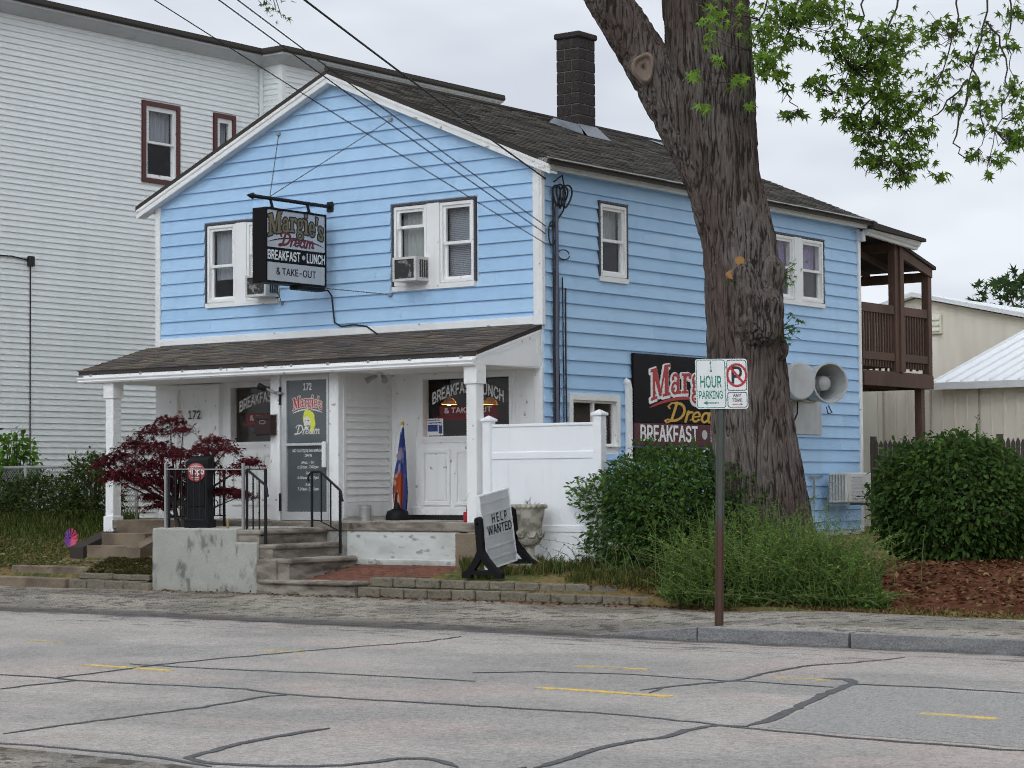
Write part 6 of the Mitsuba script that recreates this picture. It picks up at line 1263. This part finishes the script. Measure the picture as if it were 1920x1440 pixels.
# reddish tips on the dark shrub
# Japanese maple in flat layers
jm = thing('red_maple', 'dark red leaved Japanese maple beside the left porch post', 'tree'); rr = np.random.default_rng(31)
LAY = [(-5.08, -2.25, 2.56, .30, .09), (-5.44, -2.25, 2.42, .30, .09), (-4.80, -2.25, 2.42, .20, .05), (-5.78, -2.25, 2.24, .34, .09), (-6.12, -2.25, 2.06, .34, .10), (-6.42, -2.25, 1.95, .26, .09), (-5.28, -2.3, 2.17, .42, .11), (-4.90, -2.3, 2.06, .38, .10), (-5.50, -2.3, 1.92, .45, .10), (-5.95, -2.3, 1.79, .36, .09), (-6.35, -2.2, 1.75, .24, .08),
  (-4.22, -2.2, 2.26, .30, .07), (-4.40, -2.25, 2.12, .36, .08), (-3.98, -2.2, 2.13, .26, .07), (-4.52, -2.2, 1.90, .36, .08), (-4.95, -2.3, 1.80, .45, .10), (-3.64, -2.1, 1.94, .26, .06), (-3.90, -2.1, 1.81, .26, .06), (-4.10, -2.1, 1.53, .36, .06), (-4.52, -2.1, 1.55, .36, .06), (-4.95, -2.25, 1.58, .36, .08), (-5.28, -2.3, 1.66, .36, .08), (-5.17, -2.3, 1.32, .30, .06), (-3.82, -2.1, 1.47, .26, .05), (-5.70, -2.3, 1.70, .28, .07), (-5.4, -2.3, 1.45, .22, .05)]
P, C, mb = [], [], MB(); root = np.array([-4.98, -2.1, .45])
for s_ in ((-5.05, -2.2, 1.35), (-4.9, -2.15, 1.3)): mb.tube([root, (root + s_) / 2 + [.02, 0, .05], np.array(s_)], [.045, .04, .03], 8)
for cx, cy, cz, rh, rv in LAY:
    n_ = int(290 * (rh / .5) ** 1.4); u = rr.normal(0, .45, (n_, 3)); p_ = np.array([cx, cy, cz]) + u * [rh, rh * .9, rv] - np.outer((u[:, 0] ** 2 + u[:, 1] ** 2), [0, 0, rv * .9]); P.append(p_)
    c0 = np.array([cx, cy, cz]); sx = np.array([-5.0, -2.18, 1.3 if cz > 1.5 else 1.1]); mb.tube([sx, (sx + c0) / 2 + [0, 0, -.06], c0 + [0, 0, -.05]], [.022, .014, .006], 6)
    for j in range(5):
        e = p_[rr.integers(n_)]; mb.tube([c0 + [0, 0, -.05], e], [.006, .003], 4)
P = np.vstack(P); n_ = len(P); out = P - [-5.0, -2.2, 0]; out[:, 2] = 0
tip = unit(unit(out) * .5 + rr.normal(0, .5, (n_, 3)) * [1, 1, .3] - [0, 0, .45]); nr = np.stack([rr.normal(0, .3, n_), rr.normal(0, .3, n_), np.ones(n_)], 1)
C = np.array([.105, .022, .028]) * rr.uniform(.45, 1.7, (n_, 1)) * (.6 + .8 * meshkit.fbm(P * 4, 3, 2))[:, None]
V, F, Cc = leaves(P, tip, nr, rr.uniform(.07, .125, n_), maple_leaf(.26), C)
add('trunk', mb, 'm_twig', True, parent=jm); leaf_mesh('foliage', V, F, Cc, jm)
# weeds: feathery stems
wd = thing('tall_weeds', 'tangle of tall feathery green weeds at the foot of the tree behind the sign post', 'weeds'); tag(wd, kind='stuff'); rr = np.random.default_rng(41)
mb = MB(); P, TP, NR, SZ, CL = [], [], [], [], []
def stem_plant(b, h, lean, nleaf, size, colr, arch_=.25):
    d = np.array([lean[0], lean[1], 0]); t = np.linspace(0, 1, 7)[:, None]; pts = np.array(b) + d * h * (t ** 1.6) + np.array([0, 0, 1]) * h * (t - arch_ * t * t)
    mb.tube(pts, np.linspace(.006, .002, 7), 4, caps=False)
    for tt in np.linspace(.02, 1, nleaf):
        k = tt * 6; i = min(int(k), 5); p_ = pts[i] + (pts[i + 1] - pts[i]) * (k - i); a = rr.uniform(0, 6.28)
        P.append(p_); TP.append([math.cos(a), math.sin(a), rr.uniform(-.1, .9)]); NR.append([rr.normal(0, .4), rr.normal(0, .4), 1]); SZ.append(size * rr.uniform(.6, 1.3) * (1.1 - .5 * tt)); CL.append(np.array(colr) * rr.uniform(.55, 1.5) * (.75 + .5 * tt))
for k in range(1150):
    xv = 3.0 * rr.beta(1.6, 1.5) - 1.2; y = -3.15 + 2.0 * rr.random() ** 1.1; x = 5.15 + xv - .72 * (y + 3.1); dcen = abs(xv - .30) / 1.65
    h = (1.12 - .75 * dcen ** 2 + .7 * (float(meshkit.noise(np.array([x * 2.3, y * 2.3, 1.]))) - .5) - .25 * (y < -2.8)) * rr.uniform(.45, 1.12)
    if h < .12: h = .15
    stem_plant((x, y, float(lawn_z(x, y)) - .02), h, rr.normal(0, .42, 2), int(14 + 28 * h), .078, (.100, .192, .042) if rr.random() < .7 else (.19, .25, .06))
for k in range(110):
    xv = rr.normal(.35, .65); y = -2.9 + 1.5 * rr.random(); x = 5.15 + xv - .72 * (y + 3.1); stem_plant((x, y, float(lawn_z(x, y))), rr.uniform(.8, 1.35), rr.normal(0, .16, 2), 34, .06, (.11, .20, .045), .12)
for k in range(420):
    xv = rr.uniform(-1.0, 1.75); y = -3.2 + .45 * rr.random(); x = 5.15 + xv - .72 * (y + 3.1); stem_plant((x, y, float(lawn_z(x, y)) - .01), rr.uniform(.10, .38), rr.normal(0, .8, 2), 16, .07, (.10, .19, .042) if rr.random() < .7 else (.18, .22, .06), .5)
for k in range(60):
    x = 1.6 + 2.2 * rr.random(); y = -2.25 + .5 * rr.random(); stem_plant((x, y, float(lawn_z(x, y))), rr.uniform(.3, .75), rr.normal(-.1, .5, 2), 16, .055, (.055, .10, .03), .4)
V, F, Cc = leaves(np.array(P), np.array(TP), np.array(NR), np.array(SZ), small_leaf(.34), np.array(CL))
leaf_mesh('leaves', V, F, Cc, wd, kind='stuff'); add('stalks', mb, 'm_weedstalk', parent=wd, kind='stuff'); S['m_weedstalk'] = pr((.12, .15, .05), .8)
# a thin spray in the urn and one arching in front of the fence
sp = thing('urn_seedling', 'small sparse plant growing in the stone urn', 'plant'); P, TP, NR, SZ, CL = [], [], [], [], []; mb = MB()
for k in range(9): stem_plant((1.02 + rr.normal(0, .05), -1.72 + rr.normal(0, .05), 1.22), rr.uniform(.10, .24), rr.normal(0, .5, 2), 7, .032, (.14, .14, .10))
V, F, Cc = leaves(np.array(P), np.array(TP), np.array(NR), np.array(SZ), small_leaf(.4), np.array(CL)); leaf_mesh('leaves', V, F, Cc, sp); add('stems', mb, 'm_twig', parent=sp)
# grass: tufts and blades
def grass(key, label, spots, blade, colr, rr, thin=.006):
    """spots: (x, y, height) arrays; a bent two-segment blade each"""
    x, y, h = spots; n_ = len(x); a = rr.uniform(0, 6.28, n_); d = np.stack([np.cos(a), np.sin(a), 0 * a], 1); w = np.stack([-d[:, 1], d[:, 0], 0 * a], 1) * (thin * rr.uniform(.6, 1.4, n_))[:, None]
    b = np.stack([x, y, lawn_z(x, y) + .0], 1); l = rr.uniform(.1, blade, n_)[:, None]; hz = np.array([0, 0, 1.0])
    m_ = b + d * l * .3 * h[:, None] + hz * h[:, None] * .6; t_ = b + d * l * h[:, None] + hz * h[:, None]
    V = np.stack([b - w, b + w, m_ + w * .8, m_ - w * .8, t_], 1).reshape(-1, 3); F = (np.array([[0, 1, 2], [0, 2, 3], [3, 2, 4]])[None] + (np.arange(n_) * 5)[:, None, None]).reshape(-1, 3)
    C = np.repeat(np.array(colr)[rr.integers(len(colr), size=n_)] * rr.uniform(.55, 1.4, (n_, 1)), 5, 0)
    k = leaf_mesh(key, V, F, C); tag(k, label, 'grass', kind='stuff'); return k
rr = np.random.default_rng(51)
n_ = 9000; x = rr.uniform(-.6, 3.4, n_); y = -2.62 + 1.25 * rr.random(n_) ** 1.0; kp = (meshkit.fbm(np.stack([x * 1.6, y * 1.6, 0 * x], 1), 3, 3) > .40) & (x > -.25 - (y + 1.6) * .9); x, y = x[kp], y[kp]
grass('short_grass', 'patchy short grass and weeds behind the block wall in front of the white fence', (x, y, rr.uniform(.04, .15, len(x))), .9, [(.085, .125, .03), (.13, .14, .04), (.20, .155, .065), (.055, .09, .025)], rr)
n_ = 15000; x = rr.uniform(-11.5, -7.3, n_); y = rr.uniform(-2.6, -.7, n_); h = np.where(y > -1.6, rr.uniform(.08, .28, n_) * smoothf(-1.65, -.9, y), 0) + rr.uniform(.02, .065, n_)
grass('tall_grass', 'tall green grass under the dark shrubs at the left', (x, y, h), .7, [(.070, .115, .028), (.11, .16, .038), (.20, .18, .07), (.05, .08, .022)], rr)
n_ = 5200; x = rr.uniform(-6.4, -4.8, n_); y = rr.uniform(-2.75, -2.2, n_)
grass('ivy_patch', 'low ground cover and dry leaves above the left block wall', (x, y, rr.uniform(.015, .06, n_)), 2.2, [(.07, .085, .025), (.16, .12, .055), (.24, .19, .085), (.04, .045, .016)], rr, .012)
n_ = 5200; x = rr.uniform(2.6, 11.0, n_); y = walk_back(x) + .05 + .65 * rr.random(n_) ** 1.4
grass('dry_grass', 'dry yellowed grass clippings along the back of the pavement below the weeds', (x, y, rr.uniform(.012, .05, n_)), 2.4, [(.22, .165, .065), (.28, .20, .09), (.13, .13, .04), (.17, .075, .035), (.10, .05, .03)], rr, .010)
# litter: small curled leaves on ground, wall foot and mulch
def litter(key, label, x, y, z, colr, rr, size, cat='leaves'):
    n_ = len(x); P = np.stack([x, y, z], 1); tip = unit(rr.normal(0, 1, (n_, 3)) * [1, 1, .25]); nr = np.stack([rr.normal(0, .5, n_), rr.normal(0, .5, n_), np.ones(n_)], 1)
    V, F, C = leaves(P, tip, nr, rr.uniform(size * .5, size * 1.3, n_), small_leaf(.5), np.array(colr)[rr.integers(len(colr), size=n_)] * rr.uniform(.5, 1.4, (n_, 1)))
    k = leaf_mesh(key, V, F, C); tag(k, label, cat, kind='stuff')
n_ = 4200; x = rr.uniform(4.7, 9.5, n_); y = -3.0 + 4.6 * rr.random(n_); y += np.maximum(0, 5.6 - x) * 1.2
litter('mulch_chips', 'red brown mulch chips round the dark hedge', x, y, lawn_z(x, y) + .062, [(.095, .030, .018), (.15, .055, .03), (.19, .10, .05), (.055, .02, .014), (.30, .22, .11)], rr, .085, 'mulch')
n_ = 900; x = rr.uniform(-4.6, 5.0, n_); y = walk_back(x) - .02 - .30 * rr.random(n_) ** 2.2
litter('fallen_leaves', 'reddish brown leaf litter along the foot of the low walls', x, y, walk_z(x, y) + .012, [(.12, .045, .025), (.20, .12, .05), (.07, .035, .02), (.16, .10, .05)], rr, .06)
n_ = 1900; x = rr.uniform(-9.8, -4.85, n_); y = -2.15 + 1.1 * (rr.random(n_) - .5); kp = (lawn_z(x, y) > .3) & ((x < -7.3) | (y < -2.3))
litter('lawn_litter', 'pale leaf litter scattered on the grass at the left', x[kp], y[kp], lawn_z(x, y)[kp] + .03, [(.32, .27, .15), (.22, .19, .09), (.14, .15, .05)], rr, .07)
# ------------------------------------------------------------------ far trees
def far_tree(label, c, rad, nl, size, col, rr):
    k = thing('background_tree', label, 'tree', 'trees behind the metal roof'); c = np.array(c, float); q = unit(rr.normal(0, 1, (nl, 3))) * rr.uniform(.3, 1, (nl, 1)) ** (1 / 2.2)
    P = c + q * rad * (1 + .5 * (meshkit.fbm(q * 2.3 + c, 4, 6) - .5))[:, None]; P = P[meshkit.fbm(P * .9, 3, 9) > .42]; n_ = len(P)
    V, F, C = leaves(P, unit(rr.normal(0, 1, (n_, 3)) - [0, 0, .4]), rr.normal(0, 1, (n_, 3)) + [0, 0, .7], rr.uniform(size * .6, size * 1.3, n_), maple_leaf(.4), np.array(col) * rr.uniform(.6, 1.4, (n_, 1)))
    leaf_mesh('crown', V, F, C, k)
    mb = MB().tube([(c[0], c[1], 0), (c[0], c[1], c[2])], [.28, .12], 8)
    for j in range(14): mb.tube([(c[0], c[1], c[2] - rad[2] * .8), P[rr.integers(n_)]], [.08, .02], 5)
    add('trunk', mb, 'm_twig', parent=k)
far_tree('green tree behind the metal roof at the right edge of the picture', (-6.9, 33, 5.75), (2.2, 1.6, 1.9), 2400, .26, (.048, .085, .030), np.random.default_rng(61))
far_tree('darker tree cut by the right edge of the picture behind the metal roof', (-4.6, 33.5, 5.8), (1.3, 1.4, 1.75), 1300, .26, (.036, .066, .028), np.random.default_rng(62))
far_tree('tree top just showing over the deck rail', (-12.4, 36, 4.9), (1.7, 1.4, 1.5), 700, .26, (.045, .08, .030), np.random.default_rng(63))
